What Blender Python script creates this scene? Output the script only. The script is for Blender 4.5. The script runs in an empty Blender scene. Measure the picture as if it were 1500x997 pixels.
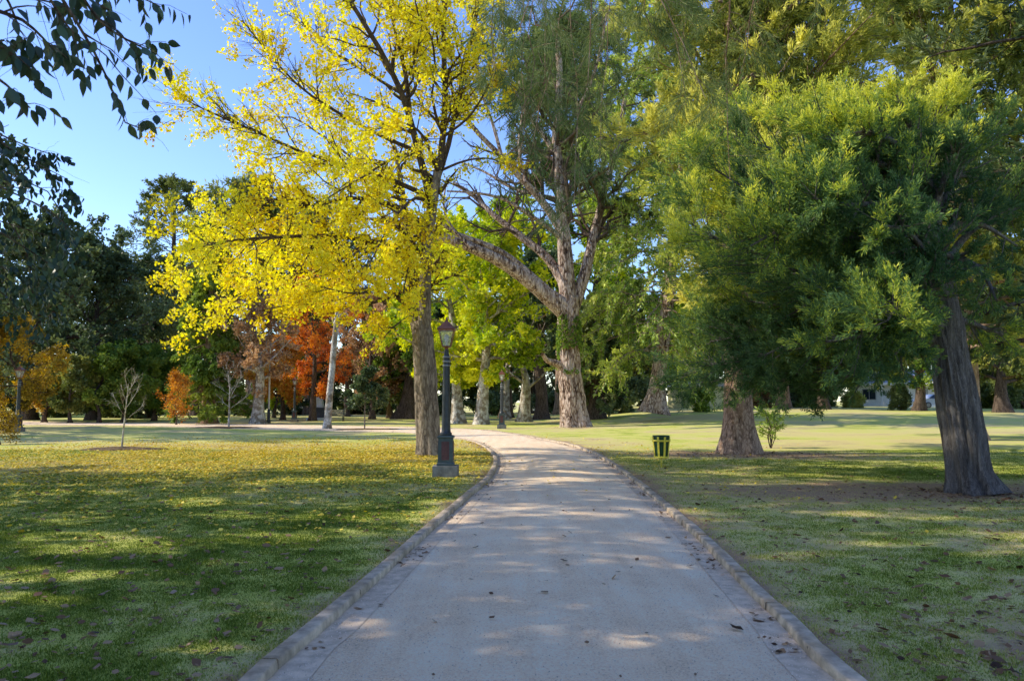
import bpy, bmesh, math, random
import numpy as np
from mathutils import Vector, Matrix

random.seed(3)
sc = bpy.context.scene
C = sc.collection
RNG = np.random.default_rng(11)
PI = math.pi

# ------------------------------------------------------------------ camera
F, CX, CY, EYE = 1144.0, 750.0, 498.5, 1.64
PITCH = math.atan(88.5 / F)


def ray(px, py):
    dx, dz = (px - CX) / F, (CY - py) / F
    y = math.cos(PITCH) - dz * math.sin(PITCH)
    z = math.sin(PITCH) + dz * math.cos(PITCH)
    return dx / y, z / y


def P(px, py, Y):
    a, b = ray(px, py)
    return (a * Y, Y, EYE + b * Y)


def sstep(a, b, x):
    t = np.clip((np.asarray(x, float) - a) / (b - a), 0, 1)
    return t * t * (3 - 2 * t)


def gz(x, y):
    x = np.asarray(x, float); y = np.asarray(y, float)
    rise = 0.95 * sstep(30, 75, y) * sstep(1, 16, x)
    und = 0.05 * np.sin(x * 0.21 + 1.0) * np.sin(y * 0.17) * sstep(8, 25, np.abs(x) + 0.3 * np.abs(y))
    return rise + und


def G(px, py):
    a, b = ray(px, py)
    Y = 3.0
    while Y < 200:
        if EYE + b * Y <= float(gz(a * Y, Y)):
            break
        Y += 0.05
    return a * Y, Y


def gpt(px, Y):
    a, _ = ray(px, 590)
    return (a * Y, Y, float(gz(a * Y, Y)))


# ------------------------------------------------------------------ noise
def vnoise(p, seed=0):
    p = np.asarray(p, float)
    i = np.floor(p).astype(np.int64); f = p - i
    f = f * f * (3 - 2 * f)

    def h(ix, iy, iz):
        n = (ix * 374761393 + iy * 668265263 + iz * 2147483647 + seed * 1274126177) & 0xFFFFFFFF
        n = ((n ^ (n >> 13)) * 1274126177) & 0xFFFFFFFF
        n = n ^ (n >> 16)
        return (n & 0xFFFF) / 65535.0
    r = 0
    for a in (0, 1):
        for b in (0, 1):
            for c in (0, 1):
                w = (f[..., 0] if a else 1 - f[..., 0]) * (f[..., 1] if b else 1 - f[..., 1]) * (f[..., 2] if c else 1 - f[..., 2])
                r = r + w * h(i[..., 0] + a, i[..., 1] + b, i[..., 2] + c)
    return r


def nrm(v):
    return v / np.maximum(np.linalg.norm(v, axis=-1, keepdims=True), 1e-9)


# ------------------------------------------------------------------ materials
def new_mat(name):
    m = bpy.data.materials.new(name); m.use_nodes = True
    nt = m.node_tree
    b = nt.nodes['Principled BSDF']
    return m, nt, b


def node(nt, t, **kw):
    n = nt.nodes.new(t)
    for k, v in kw.items():
        if k.startswith('i_'):
            n.inputs[k[2:]].default_value = v
        else:
            setattr(n, k, v)
    return n


def ramp(nt, stops):
    n = nt.nodes.new('ShaderNodeValToRGB')
    el = n.color_ramp.elements
    while len(el) > 1:
        el.remove(el[-1])
    el[0].position = stops[0][0]; el[0].color = (*stops[0][1], 1)
    for p, c in stops[1:]:
        e = el.new(p); e.color = (*c, 1)
    return n


def leaf_mat(name, stops, trans=0.35, rough=0.55, spec=0.25):
    m, nt, b = new_mat(name)
    L = nt.links.new
    at = node(nt, 'ShaderNodeAttribute', attribute_name='tint')
    r = ramp(nt, stops)
    L(at.outputs['Fac'], r.inputs[0])
    L(r.outputs[0], b.inputs['Base Color'])
    b.inputs['Roughness'].default_value = rough
    b.inputs['Specular IOR Level'].default_value = spec
    tr = node(nt, 'ShaderNodeBsdfTranslucent')
    hs = node(nt, 'ShaderNodeHueSaturation', i_Saturation=1.1, i_Value=1.25)
    L(r.outputs[0], hs.inputs['Color']); L(hs.outputs[0], tr.inputs['Color'])
    mx = node(nt, 'ShaderNodeMixShader'); mx.inputs[0].default_value = trans
    L(b.outputs[0], mx.inputs[1]); L(tr.outputs[0], mx.inputs[2])
    L(mx.outputs[0], nt.nodes['Material Output'].inputs['Surface'])
    return m


def bark_mat(name, dark, mid, light, scale=6.0, stretch=0.18, bump=0.6, patch=None, contrast=False):
    m, nt, b = new_mat(name)
    L = nt.links.new
    tc = node(nt, 'ShaderNodeTexCoord')
    mp = node(nt, 'ShaderNodeMapping'); mp.inputs['Scale'].default_value = (1, 1, stretch)
    L(tc.outputs['Object'], mp.inputs[0])
    n1 = node(nt, 'ShaderNodeTexNoise', i_Scale=scale, i_Detail=7.0, i_Roughness=0.65)
    L(mp.outputs[0], n1.inputs['Vector'])
    v = node(nt, 'ShaderNodeTexVoronoi', i_Scale=scale * 2.2); v.feature = 'DISTANCE_TO_EDGE'
    wn = node(nt, 'ShaderNodeVectorMath'); wn.operation = 'MULTIPLY_ADD'
    L(n1.outputs['Color'], wn.inputs[0]); wn.inputs[1].default_value = (0.25, 0.25, 0.25); L(mp.outputs[0], wn.inputs[2])
    L(wn.outputs[0], v.inputs['Vector'])
    mm = node(nt, 'ShaderNodeMath'); mm.operation = 'MULTIPLY_ADD'
    L(v.outputs['Distance'], mm.inputs[0]); mm.inputs[1].default_value = 0.9; L(n1.outputs[0], mm.inputs[2])
    r = ramp(nt, [(0.42, dark), (0.55, mid), (0.72, light)] if contrast else [(0.36, dark), (0.56, mid), (0.8, light)])
    L(mm.outputs[0], r.inputs[0])
    col = r.outputs[0]
    if patch:
        n2 = node(nt, 'ShaderNodeTexNoise', i_Scale=patch[1], i_Detail=4.0)
        L(tc.outputs['Object'], n2.inputs['Vector'])
        r2 = ramp(nt, [(0.48, (0, 0, 0)), (0.58, (1, 1, 1))]); L(n2.outputs[0], r2.inputs[0])
        mx = node(nt, 'ShaderNodeMixRGB'); L(r2.outputs[0], mx.inputs[0]); L(col, mx.inputs[1]); mx.inputs[2].default_value = (*patch[0], 1)
        col = mx.outputs[0]
    L(col, b.inputs['Base Color'])
    b.inputs['Roughness'].default_value = 0.9
    b.inputs['Specular IOR Level'].default_value = 0.15
    bp = node(nt, 'ShaderNodeBump', i_Strength=bump, i_Distance=0.16 if contrast else 0.06)
    L(mm.outputs[0], bp.inputs['Height']); L(bp.outputs[0], b.inputs['Normal'])
    return m


def plain_mat(name, col, rough=0.6, metal=0.0, var=0.25, scale=8.0, bump=0.15, spec=0.4, col2=None):
    m, nt, b = new_mat(name)
    L = nt.links.new
    tc = node(nt, 'ShaderNodeTexCoord')
    n1 = node(nt, 'ShaderNodeTexNoise', i_Scale=scale, i_Detail=6.0, i_Roughness=0.6)
    L(tc.outputs['Object'], n1.inputs['Vector'])
    c2 = col2 or tuple(c * (1 - var) for c in col)
    r = ramp(nt, [(0.35, c2), (0.65, col)])
    L(n1.outputs[0], r.inputs[0]); L(r.outputs[0], b.inputs['Base Color'])
    b.inputs['Roughness'].default_value = rough; b.inputs['Metallic'].default_value = metal
    b.inputs['Specular IOR Level'].default_value = spec
    if bump:
        bp = node(nt, 'ShaderNodeBump', i_Strength=bump, i_Distance=0.02)
        L(n1.outputs[0], bp.inputs['Height']); L(bp.outputs[0], b.inputs['Normal'])
    return m


# ------------------------------------------------------------------ objects
def tag(o, label=None, cat=None, group=None, kind=None):
    if label: o['label'] = label
    if cat: o['category'] = cat
    if group: o['group'] = group
    if kind: o['kind'] = kind
    return o


def empty(name, loc, label=None, cat=None, group=None):
    o = bpy.data.objects.new(name, None); C.objects.link(o); o.location = loc
    o.empty_display_size = 0.3
    return tag(o, label, cat, group)


def link(name, me, mat, parent=None, loc=(0, 0, 0)):
    o = bpy.data.objects.new(name, me); C.objects.link(o)
    if mat is not None:
        me.materials.append(mat)
    if parent is not None:
        o.parent = parent
    o.location = loc
    return o


def mesh_np(name, verts, faces, tint=None, smooth=False, attrs=None):
    verts = np.ascontiguousarray(verts, dtype=np.float32).reshape(-1, 3)
    faces = np.ascontiguousarray(faces, dtype=np.int32)
    k = faces.shape[1]; nf = faces.shape[0]
    me = bpy.data.meshes.new(name)
    me.vertices.add(len(verts)); me.vertices.foreach_set('co', verts.ravel())
    me.loops.add(nf * k); me.loops.foreach_set('vertex_index', faces.ravel())
    me.polygons.add(nf)
    me.polygons.foreach_set('loop_start', np.arange(0, nf * k, k, dtype=np.int32))
    if smooth:
        me.polygons.foreach_set('use_smooth', np.ones(nf, dtype=bool))
    me.update(calc_edges=True)
    if tint is not None:
        a = me.attributes.new('tint', 'FLOAT', 'FACE')
        a.data.foreach_set('value', np.ascontiguousarray(tint, dtype=np.float32))
    for k2, v in (attrs or {}).items():
        a = me.attributes.new(k2, 'FLOAT', 'POINT')
        a.data.foreach_set('value', np.ascontiguousarray(v, dtype=np.float32))
    return me


# ------------------------------------------------------------------ tubes and growth
def resample(pts, K):
    pts = np.asarray(pts, float)
    n = len(pts)
    if n > 2:                                   # catmull-rom
        ext = np.vstack([2 * pts[0] - pts[1], pts, 2 * pts[-1] - pts[-2]])
        out = []
        for i in range(1, n):
            p0, p1, p2, p3 = ext[i - 1], ext[i], ext[i + 1], ext[i + 2]
            for t in np.linspace(0, 1, 12, endpoint=False):
                out.append(0.5 * ((2 * p1) + (-p0 + p2) * t + (2 * p0 - 5 * p1 + 4 * p2 - p3) * t * t + (-p0 + 3 * p1 - 3 * p2 + p3) * t ** 3))
        out.append(pts[-1]); pts = np.array(out)
    d = np.r_[0, np.cumsum(np.linalg.norm(np.diff(pts[:, :3], axis=0), axis=1))]
    s = np.linspace(0, d[-1], K)
    return np.stack([np.interp(s, d, pts[:, j]) for j in range(pts.shape[1])], 1)


def tubes(PT, R, S, disp=None):
    """PT (M,K,3), R (M,K) -> verts, quads"""
    M, K, _ = PT.shape
    T = nrm(np.gradient(PT, axis=1))
    mt = nrm(T.mean(axis=1))
    ref = np.where(np.abs(mt[:, 2:3]) > 0.8, np.array([[1.0, 0, 0]]), np.array([[0, 0, 1.0]]))
    u = nrm(np.cross(ref[:, None, :].repeat(K, 1), T)); v = np.cross(T, u)
    th = np.linspace(0, 2 * PI, S, endpoint=False)
    RR = R[:, :, None].repeat(S, 2)
    if disp is not None:
        RR = RR * disp(PT, th)
    V = PT[:, :, None, :] + RR[..., None] * (np.cos(th)[None, None, :, None] * u[:, :, None, :] + np.sin(th)[None, None, :, None] * v[:, :, None, :])
    idx = np.arange(M * K * S).reshape(M, K, S)
    a = idx[:, :-1, :]; b = np.roll(a, -1, 2); c = np.roll(idx[:, 1:, :], -1, 2); d = idx[:, 1:, :]
    return V.reshape(-1, 3), np.stack([a, b, c, d], -1).reshape(-1, 4)


def join_geo(parts):
    vs, fs, o = [], [], 0
    for v, f in parts:
        if len(v) == 0: continue
        vs.append(v); fs.append(f + o); o += len(v)
    return np.vstack(vs), np.vstack(fs)


def grow(PT, R, n, t0, t1, ang, ratio, K=5, up=0.0, flat=1.0, curve=0.0, wig=0.05, rr=0.6, lmin=0.05, lmax=99, taper=0.5, rmin=0.002, per=None):
    """children of every polyline"""
    M, Kp, _ = PT.shape
    plen = np.linalg.norm(np.diff(PT, axis=1), axis=2).sum(1)
    if per is None:
        idx = np.repeat(np.arange(M), n)
    else:
        idx = np.repeat(np.arange(M), np.maximum(1, (per * plen).astype(int)))
    N = len(idx)
    t = t0 + (t1 - t0) * RNG.random(N)
    s = t * (Kp - 1); i = np.minimum(s.astype(int), Kp - 2); f = (s - i)[:, None]
    st = PT[idx, i] * (1 - f) + PT[idx, i + 1] * f
    T = nrm(PT[idx, i + 1] - PT[idx, i])
    r0 = (R[idx, i] * (1 - f[:, 0]) + R[idx, i + 1] * f[:, 0])
    w = RNG.normal(size=(N, 3)); w[:, 2] *= flat
    w = nrm(w - (w * T).sum(1, keepdims=True) * T)
    al = np.radians(RNG.normal(ang[0], ang[1], N))[:, None]
    d = np.cos(al) * T + np.sin(al) * w
    d[:, 2] += up
    d = nrm(d)
    L = np.clip(plen[idx] * ratio * (1 - taper * t) * RNG.uniform(0.65, 1.3, N), lmin, lmax)
    ss = np.linspace(0, 1, K)
    pts = st[:, None, :] + L[:, None, None] * ss[None, :, None] * d[:, None, :]
    pts[:, :, 2] += (L[:, None] * curve) * ss[None, :] ** 2
    wg = RNG.normal(size=(N, K, 3)) * wig
    wg[:, 0] = 0
    pts = pts + np.cumsum(wg, axis=1) * L[:, None, None] / math.sqrt(K)
    ra = np.maximum(r0 * rr, rmin)[:, None] * (1 - 0.75 * ss)[None, :]
    return pts, np.maximum(ra, rmin * 0.6), idx


def leaf_quads(pos, d, n, L, W):
    """rhombic leaf per position"""
    d = nrm(d); n = nrm(n - (n * d).sum(1, keepdims=True) * d); w = np.cross(n, d)
    L = np.broadcast_to(np.asarray(L, float), (len(pos),))[:, None]; W = np.broadcast_to(np.asarray(W, float), (len(pos),))[:, None]
    mid = pos + d * L * 0.5 + n * L * 0.06
    V = np.stack([pos, mid + w * W * 0.5, pos + d * L, mid - w * W * 0.5], 1)
    return V.reshape(-1, 3), np.arange(len(pos) * 4, dtype=np.int32).reshape(-1, 4)


def leaves(PT, m, t0=0.1, L=0.1, W=0.08, fwd=0.6, droop=0.0, offs=0.03, nup=0.5, seed=0, clump=1.0, rnd=0.22, base=0.5):
    M, K, _ = PT.shape
    idx = np.repeat(np.arange(M), m); N = len(idx)
    t = t0 + (1 - t0) * RNG.random(N)
    s = t * (K - 1); i = np.minimum(s.astype(int), K - 2); f = (s - i)[:, None]
    pos = PT[idx, i] * (1 - f) + PT[idx, i + 1] * f
    T = nrm(PT[idx, i + 1] - PT[idx, i])
    pos = pos + RNG.normal(size=(N, 3)) * offs
    d = nrm(RNG.normal(size=(N, 3))) + fwd * T
    d[:, 2] -= droop
    n = RNG.normal(size=(N, 3)); n[:, 2] += nup
    Ls = L * RNG.uniform(0.6, 1.25, N); Ws = W * RNG.uniform(0.6, 1.25, N)
    V, Fc = leaf_quads(pos, d, n, Ls, Ws)
    tv = base + (vnoise(pos * clump, seed) - 0.5) * 0.9 + RNG.normal(0, rnd * 0.6, N) + (RNG.random(M)[idx] - 0.5) * 0.25
    return V, Fc, np.clip(tv, 0, 1)


def join_leaves(parts):
    vs, fs, ts, o = [], [], [], 0
    for v, f, t in parts:
        vs.append(v); fs.append(f + o); ts.append(t); o += len(v)
    return np.vstack(vs), np.vstack(fs), np.concatenate(ts)


def ridged(amp=0.06, lobes=6, flare=0.5, fh=0.5, z0=0.0, seed=0, fine=9.0):
    def f(PT, th):
        h = np.maximum(PT[:, :, 2:3] - z0, 0)
        ct, sn = np.cos(th)[None, None, :], np.sin(th)[None, None, :]
        lob = 1 + flare * np.exp(-h / fh) * (1 + 0.55 * np.cos(lobes * th + 0.7 + seed)[None, None, :] * 1.0 + 0.3 * np.cos((lobes - 2) * th + seed)[None, None, :])
        q = np.stack(np.broadcast_arrays(ct * 1.6 + 5, sn * 1.6 + 5, h * 0.35), -1)
        q2 = np.stack(np.broadcast_arrays(ct * fine + 30, sn * fine + 30, h * 0.9), -1)
        q3 = np.stack(np.broadcast_arrays(ct * fine * .4 + 30, sn * fine * .4 + 30, h * 2.0), -1)
        return lob * (1 + amp * 2.4 * (vnoise(q, seed) - 0.5) + amp * 1.6 * (vnoise(q2, seed + 3) - 0.5) + amp * 1.2 * (vnoise(q3, seed + 5) - .5))
    return f


def ell_len(st, d, c, ax):
    """distance from st along d to the ellipsoid surface"""
    ax = np.asarray(ax, float); p = (st - np.asarray(c)) / ax; q = d / ax
    A = (q * q).sum(1); B = (p * q).sum(1); Cc = (p * p).sum(1) - 1
    D = np.maximum(B * B - A * Cc, 0)
    return np.maximum((-B + np.sqrt(D)) / A, 0.0)


def limbs_from(trunk, Rt, n, t0, t1, el0, el1, lenf, K=8, curve=0.1, wig=0.05, rr=0.5, elsd=8, az=None):
    Kp = len(trunk)
    t = t0 + (t1 - t0) * (np.arange(n) + RNG.random(n) * 0.8) / n
    s = t * (Kp - 1); i = np.minimum(s.astype(int), Kp - 2); f = (s - i)[:, None]
    st = trunk[i] * (1 - f) + trunk[i + 1] * f
    r0 = Rt[i] * (1 - f[:, 0]) + Rt[i + 1] * f[:, 0]
    a = np.arange(n) * 2.39996 + RNG.normal(0, 0.35, n)
    if az is not None:
        a = az[0] + (RNG.random(n) - 0.5) * az[1]
    u = (t - t0) / max(t1 - t0, 1e-6)
    e = np.radians(el0 + (el1 - el0) * u + RNG.normal(0, elsd, n))
    d = np.stack([np.cos(e) * np.cos(a), np.cos(e) * np.sin(a), np.sin(e)], 1)
    L = lenf(st, d, u) * RNG.uniform(0.72, 1.05, n)
    ss = np.linspace(0, 1, K)
    pts = st[:, None, :] + L[:, None, None] * ss[None, :, None] * d[:, None, :]
    pts[:, :, 2] += (L[:, None] * curve) * ss[None, :] ** 2
    wg = RNG.normal(size=(n, K, 3)) * wig; wg[:, 0] = 0
    pts += np.cumsum(wg, 1) * L[:, None, None] / math.sqrt(K)
    R = (r0 * rr)[:, None] * (1 - 0.8 * ss)[None, :]
    return pts, np.maximum(R, 0.012)


def put_tree(name, loc, label, cat, trunk_geo, branch_geo, leaf_geo, bark, leafm, group=None, trunk_smooth=True, crown_name='crown', bmat=None):
    loc = np.asarray(loc, float)
    root = empty(name, tuple(loc), label, cat, group)
    if trunk_geo is not None:
        v, f = trunk_geo
        link('trunk', mesh_np('trunk', v - loc, f, smooth=trunk_smooth), bark, root)
    if branch_geo is not None and len(branch_geo[0]):
        v, f = branch_geo
        link('branches', mesh_np('branches', v - loc, f, smooth=True), bmat or bark, root)
    if leaf_geo is not None:
        v, f, t = leaf_geo
        link(crown_name, mesh_np('crown', v - loc, f, tint=t), leafm, root)
    return root


def copy_tree(o, loc, rz, s, label, group=None):
    c = o.copy(); C.objects.link(c); c.location = loc; c.rotation_euler = (0, 0, rz)
    c.scale = (s[0], s[0], s[1])
    c['label'] = label
    if group: c['group'] = group
    for ch in list(o.children):
        k = ch.copy(); C.objects.link(k); k.parent = c
        for g in list(ch.children):
            q = g.copy(); C.objects.link(q); q.parent = k
    return c


def sunlit_tint(lv, k=.55, depth=.5, cell=.6, nv=4, d=(-.6, -.1, .79), base=0.0):
    """sunlight put into the leaf tint: paler toward the sun, darker inside the crown"""
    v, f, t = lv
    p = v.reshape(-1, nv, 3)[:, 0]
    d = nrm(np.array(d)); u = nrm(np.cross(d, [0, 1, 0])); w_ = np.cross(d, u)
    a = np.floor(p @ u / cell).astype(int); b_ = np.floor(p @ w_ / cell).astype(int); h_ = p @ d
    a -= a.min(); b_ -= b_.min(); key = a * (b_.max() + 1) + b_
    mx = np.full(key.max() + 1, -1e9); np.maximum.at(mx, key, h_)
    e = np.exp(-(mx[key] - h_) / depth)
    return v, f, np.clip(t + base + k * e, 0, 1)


# ------------------------------------------------------------------ world and sun
SUN_EL, SUN_ROT = math.radians(35), math.radians(273)
w = bpy.data.worlds.new("World"); sc.world = w; w.use_nodes = True
sky = w.node_tree.nodes.new('ShaderNodeTexSky'); sky.sky_type = 'NISHITA'; sky.sun_disc = False
sky.sun_elevation = SUN_EL; sky.sun_rotation = SUN_ROT
sky.air_density = 1.0; sky.dust_density = 0.3; sky.ozone_density = 4.0
bg = w.node_tree.nodes['Background']; bg.inputs[1].default_value = 0.15
hs = w.node_tree.nodes.new('ShaderNodeHueSaturation'); hs.inputs['Saturation'].default_value = 1.1; hs.inputs['Value'].default_value = 2.05; hs.inputs['Hue'].default_value = 0.514
w.node_tree.links.new(sky.outputs[0], hs.inputs['Color']); w.node_tree.links.new(hs.outputs[0], bg.inputs[0])
sd = Vector((math.sin(SUN_ROT) * math.cos(SUN_EL), math.cos(SUN_ROT) * math.cos(SUN_EL), math.sin(SUN_EL)))
sl = bpy.data.lights.new('sun', 'SUN'); sl.energy = 5.0; sl.angle = math.radians(0.5); sl.color = (1.0, 0.93, 0.78)
so = bpy.data.objects.new('sun', sl); C.objects.link(so); so.location = (-40, -10, 40)
so.rotation_euler = sd.to_track_quat('Z', 'Y').to_euler()

cam = bpy.data.cameras.new('camera'); co = bpy.data.objects.new('camera', cam); C.objects.link(co)
cam.sensor_width = 36; cam.lens = F / 1500 * 36; cam.clip_end = 3000; cam.clip_start = 0.05
co.location = (0, 0, EYE); co.rotation_euler = (PI / 2 + PITCH, 0, 0)
cam.dof.use_dof = True; cam.dof.focus_distance = 26; cam.dof.aperture_fstop = 6.3
sc.camera = co
vs = sc.view_settings; vs.view_transform = 'Standard'; vs.look = 'None'; vs.exposure = 0; vs.gamma = 1
cy = sc.cycles
cy.max_bounces = 8; cy.diffuse_bounces = 4; cy.glossy_bounces = 2; cy.transmission_bounces = 4; cy.transparent_max_bounces = 6
cy.use_denoising = True; cy.denoiser = 'OPENIMAGEDENOISE'; cy.denoising_input_passes = 'RGB_ALBEDO_NORMAL'
cy.use_adaptive_sampling = True; cy.adaptive_threshold = 0.015
cy.caustics_reflective = False; cy.caustics_refractive = False

# ------------------------------------------------------------------ path, kerbs, ground
left_px = [(385, 997), (470, 920), (560, 840), (640, 768), (690, 724), (715, 703), (727, 686), (729, 672), (722, 660), (706, 650), (680, 643)]
right_px = [(1232, 997), (1150, 915), (1080, 846), (1010, 776), (950, 722), (905, 686), (870, 664), (835, 651), (790, 642), (745, 634), (700, 629)]
LE = [G(*p) for p in left_px]; RE = [G(*p) for p in right_px]
LE = [(LE[0][0] - 0.05, -8.0), (LE[0][0] - 0.02, 0.0)] + LE + [(-5.2, 40.5), (-9.0, 43.6), (-14.0, 46.5), (-22.0, 50.5), (-34.0, 55), (-50, 60)]
RE = [(RE[0][0] + 0.05, -8.0), (RE[0][0] + 0.02, 0.0)] + RE + [(-5.5, 49.0), (-9.5, 51.5), (-14.5, 53.8), (-22.0, 56.5), (-34.0, 60.5), (-50, 65)]
NP = 700
LEs, REs = resample(LE, NP), resample(RE, NP)


def poly_dist(x, y, poly):
    """distance from points to polyline (coarse)"""
    q = np.stack([x, y], -1); best = np.full(len(q), 1e9)
    a = poly[:-1]; b = poly[1:]
    for i in range(0, len(a)):
        ab = b[i] - a[i]; t = np.clip(((q - a[i]) @ ab) / (ab @ ab + 1e-12), 0, 1)
        d = np.linalg.norm(q - (a[i] + t[:, None] * ab), axis=1)
        best = np.minimum(best, d)
    return best


def inside(x, y, poly):
    n = len(poly); r = np.zeros(len(x), bool); j = n - 1
    for i in range(n):
        xi, yi = poly[i]; xj, yj = poly[j]
        if yi != yj:
            c = ((yi > y) != (yj > y)) & (x < (xj - xi) * (y - yi) / (yj - yi) + xi)
            r ^= c
        j = i
    return r


LC, RC = LEs[::7], REs[::7]
PATHPOLY = np.vstack([LC, RC[::-1]])


def path_sd(x, y):
    """signed distance to the path edge: negative on the path"""
    x = np.asarray(x, float).ravel(); y = np.asarray(y, float).ravel()
    out = np.full(len(x), 50.0)
    near = (y < 70) & (y > -9) & (x < 8) & (x > -52)
    xn, yn = x[near], y[near]
    d = np.minimum(poly_dist(xn, yn, LC), poly_dist(xn, yn, RC))
    ins = inside(xn, yn, PATHPOLY)
    out[near] = np.where(ins, -d, d)
    return out


def fade(y):
    return 1 - sstep(28, 42, y)


def axis(fine0, fine1, step, far0, far1, g=1.18):
    a = list(np.arange(fine0, fine1 + 1e-6, step))
    s = step; x = a[-1]
    while x < far1:
        s = min(s * g, 40); x += s; a.append(x)
    s = step; x = a[0]; pre = []
    while x > far0:
        s = min(s * g, 40); x -= s; pre.append(x)
    return np.array(pre[::-1] + a)


gx = axis(-7.0, 6.5, 0.13, -420, 420); gy = axis(-1.0, 44.0, 0.13, -260, 700)
GX, GY = np.meshgrid(gx, gy)
fx, fy = GX.ravel(), GY.ravel()
SD = path_sd(fx, fy)
dip = (1 - sstep(-0.10, 0.16, SD)) * (0.02 + 0.16 * fade(fy))
GZ = gz(fx, fy) - dip


def blob(x, y, cx, cy_, r, k=1.0, ry=None):
    ry = ry or r
    return k * np.exp(-(((x - cx) / r) ** 2 + ((y - cy_) / ry) ** 2))


def dry_and_lit(x, y, sd_=None):
    p = np.stack([x, y, np.zeros_like(x)], -1)
    d = 0.34 * (vnoise(p * 0.35, 1) - 0.5) + 0.30 * (vnoise(p * 1.1, 2) - 0.5) + 0.26 * (vnoise(p * np.array([3.0, 3.0, 1]), 3) - 0.5)
    d = d + 0.29 + 0.16 * sstep(13, 30, y)  # beyond the foreground also paled, putting the far lawn's sunlight into its colour
    d += blob(x, y, 7.1, 24.3, 3.4, .9, 1.6) + blob(x, y, 8.0, 14.6, 5.0, .55, 1.6) + blob(x, y, 4.9, 5.0, 1.9, .85, 1.5) + blob(x, y, 4.4, 17.5, 2.0, .15, 4)
    d += blob(x, y, -5.0, 5.2, 1.6, .25, 1.0) + blob(x, y, -6.6, 7.4, 1.6, .2, .8) + blob(x, y, -13.0, 20.0, 6, .25, 2.2)
    d += 0.18 * sstep(2, 8, x) * sstep(4, 9, y) * (1 - sstep(14, 18, y))
    sd_ = path_sd(x, y) if sd_ is None else sd_
    d += 0.45 * np.exp(-np.maximum(sd_ - 0.15, 0) / 0.22)
    return np.clip(d, 0, 1)


DRY_LIT = dry_and_lit(fx, fy, SD)
YEL = np.clip(blob(fx, fy, -5.5, 23, 9.5, 1.0, 7.0) + blob(fx, fy, -12, 20, 7, .5, 4), 0, 1)
nx, ny = len(gx), len(gy)
ii = np.arange(nx * ny).reshape(ny, nx)
FACES = np.stack([ii[:-1, :-1], ii[:-1, 1:], ii[1:, 1:], ii[1:, :-1]], -1).reshape(-1, 4)


def grass_ground_mat():
    m, nt, b = new_mat('lawn')
    L = nt.links.new
    tc = node(nt, 'ShaderNodeTexCoord')
    dry = node(nt, 'ShaderNodeAttribute', attribute_name='dry'); yel = node(nt, 'ShaderNodeAttribute', attribute_name='yel')
    n1 = node(nt, 'ShaderNodeTexNoise', i_Scale=26.0, i_Detail=9.0, i_Roughness=0.72)
    n2 = node(nt, 'ShaderNodeTexNoise', i_Scale=0.9, i_Detail=6.0, i_Roughness=0.6)
    n3 = node(nt, 'ShaderNodeTexNoise', i_Scale=6.0, i_Detail=5.0, i_Roughness=0.7)
    for n in (n1, n2, n3): L(tc.outputs['Object'], n.inputs['Vector'])
    a = node(nt, 'ShaderNodeMath'); a.operation = 'MULTIPLY_ADD'; L(n1.outputs[0], a.inputs[0]); a.inputs[1].default_value = 0.55; L(dry.outputs['Fac'], a.inputs[2])
    a2 = node(nt, 'ShaderNodeMath'); a2.operation = 'MULTIPLY_ADD'; L(n3.outputs[0], a2.inputs[0]); a2.inputs[1].default_value = 0.5; L(a.outputs[0], a2.inputs[2])
    a3 = node(nt, 'ShaderNodeMath'); a3.operation = 'MULTIPLY_ADD'; L(n2.outputs[0], a3.inputs[0]); a3.inputs[1].default_value = 0.35; L(a2.outputs[0], a3.inputs[2])
    a4 = node(nt, 'ShaderNodeMath'); a4.operation = 'SUBTRACT'; L(a3.outputs[0], a4.inputs[0]); a4.inputs[1].default_value = 0.55
    r = ramp(nt, [(0.0, (0.13, 0.165, 0.022)), (0.24, (0.28, 0.33, 0.045)), (0.46, (0.60, 0.60, 0.13)), (0.7, (0.68, 0.57, 0.24)), (1.0, (0.44, 0.29, 0.18))])
    L(a4.outputs[0], r.inputs[0])
    mx = node(nt, 'ShaderNodeMixRGB'); mx.inputs[2].default_value = (0.34, 0.25, 0.05, 1)
    my = node(nt, 'ShaderNodeMath'); my.operation = 'MULTIPLY'; L(yel.outputs['Fac'], my.inputs[0]); L(n3.outputs[0], my.inputs[1])
    L(my.outputs[0], mx.inputs[0]); L(r.outputs[0], mx.inputs[1])
    L(mx.outputs[0], b.inputs['Base Color'])
    b.inputs['Roughness'].default_value = 0.95; b.inputs['Specular IOR Level'].default_value = 0.1
    bp = node(nt, 'ShaderNodeBump', i_Strength=0.8, i_Distance=0.03); L(n1.outputs[0], bp.inputs['Height']); L(bp.outputs[0], b.inputs['Normal'])
    return m


ground = link('ground', mesh_np('ground', np.stack([fx, fy, GZ], -1), FACES, smooth=True, attrs={'dry': DRY_LIT, 'yel': YEL}), grass_ground_mat())
tag(ground, kind='structure')


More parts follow.
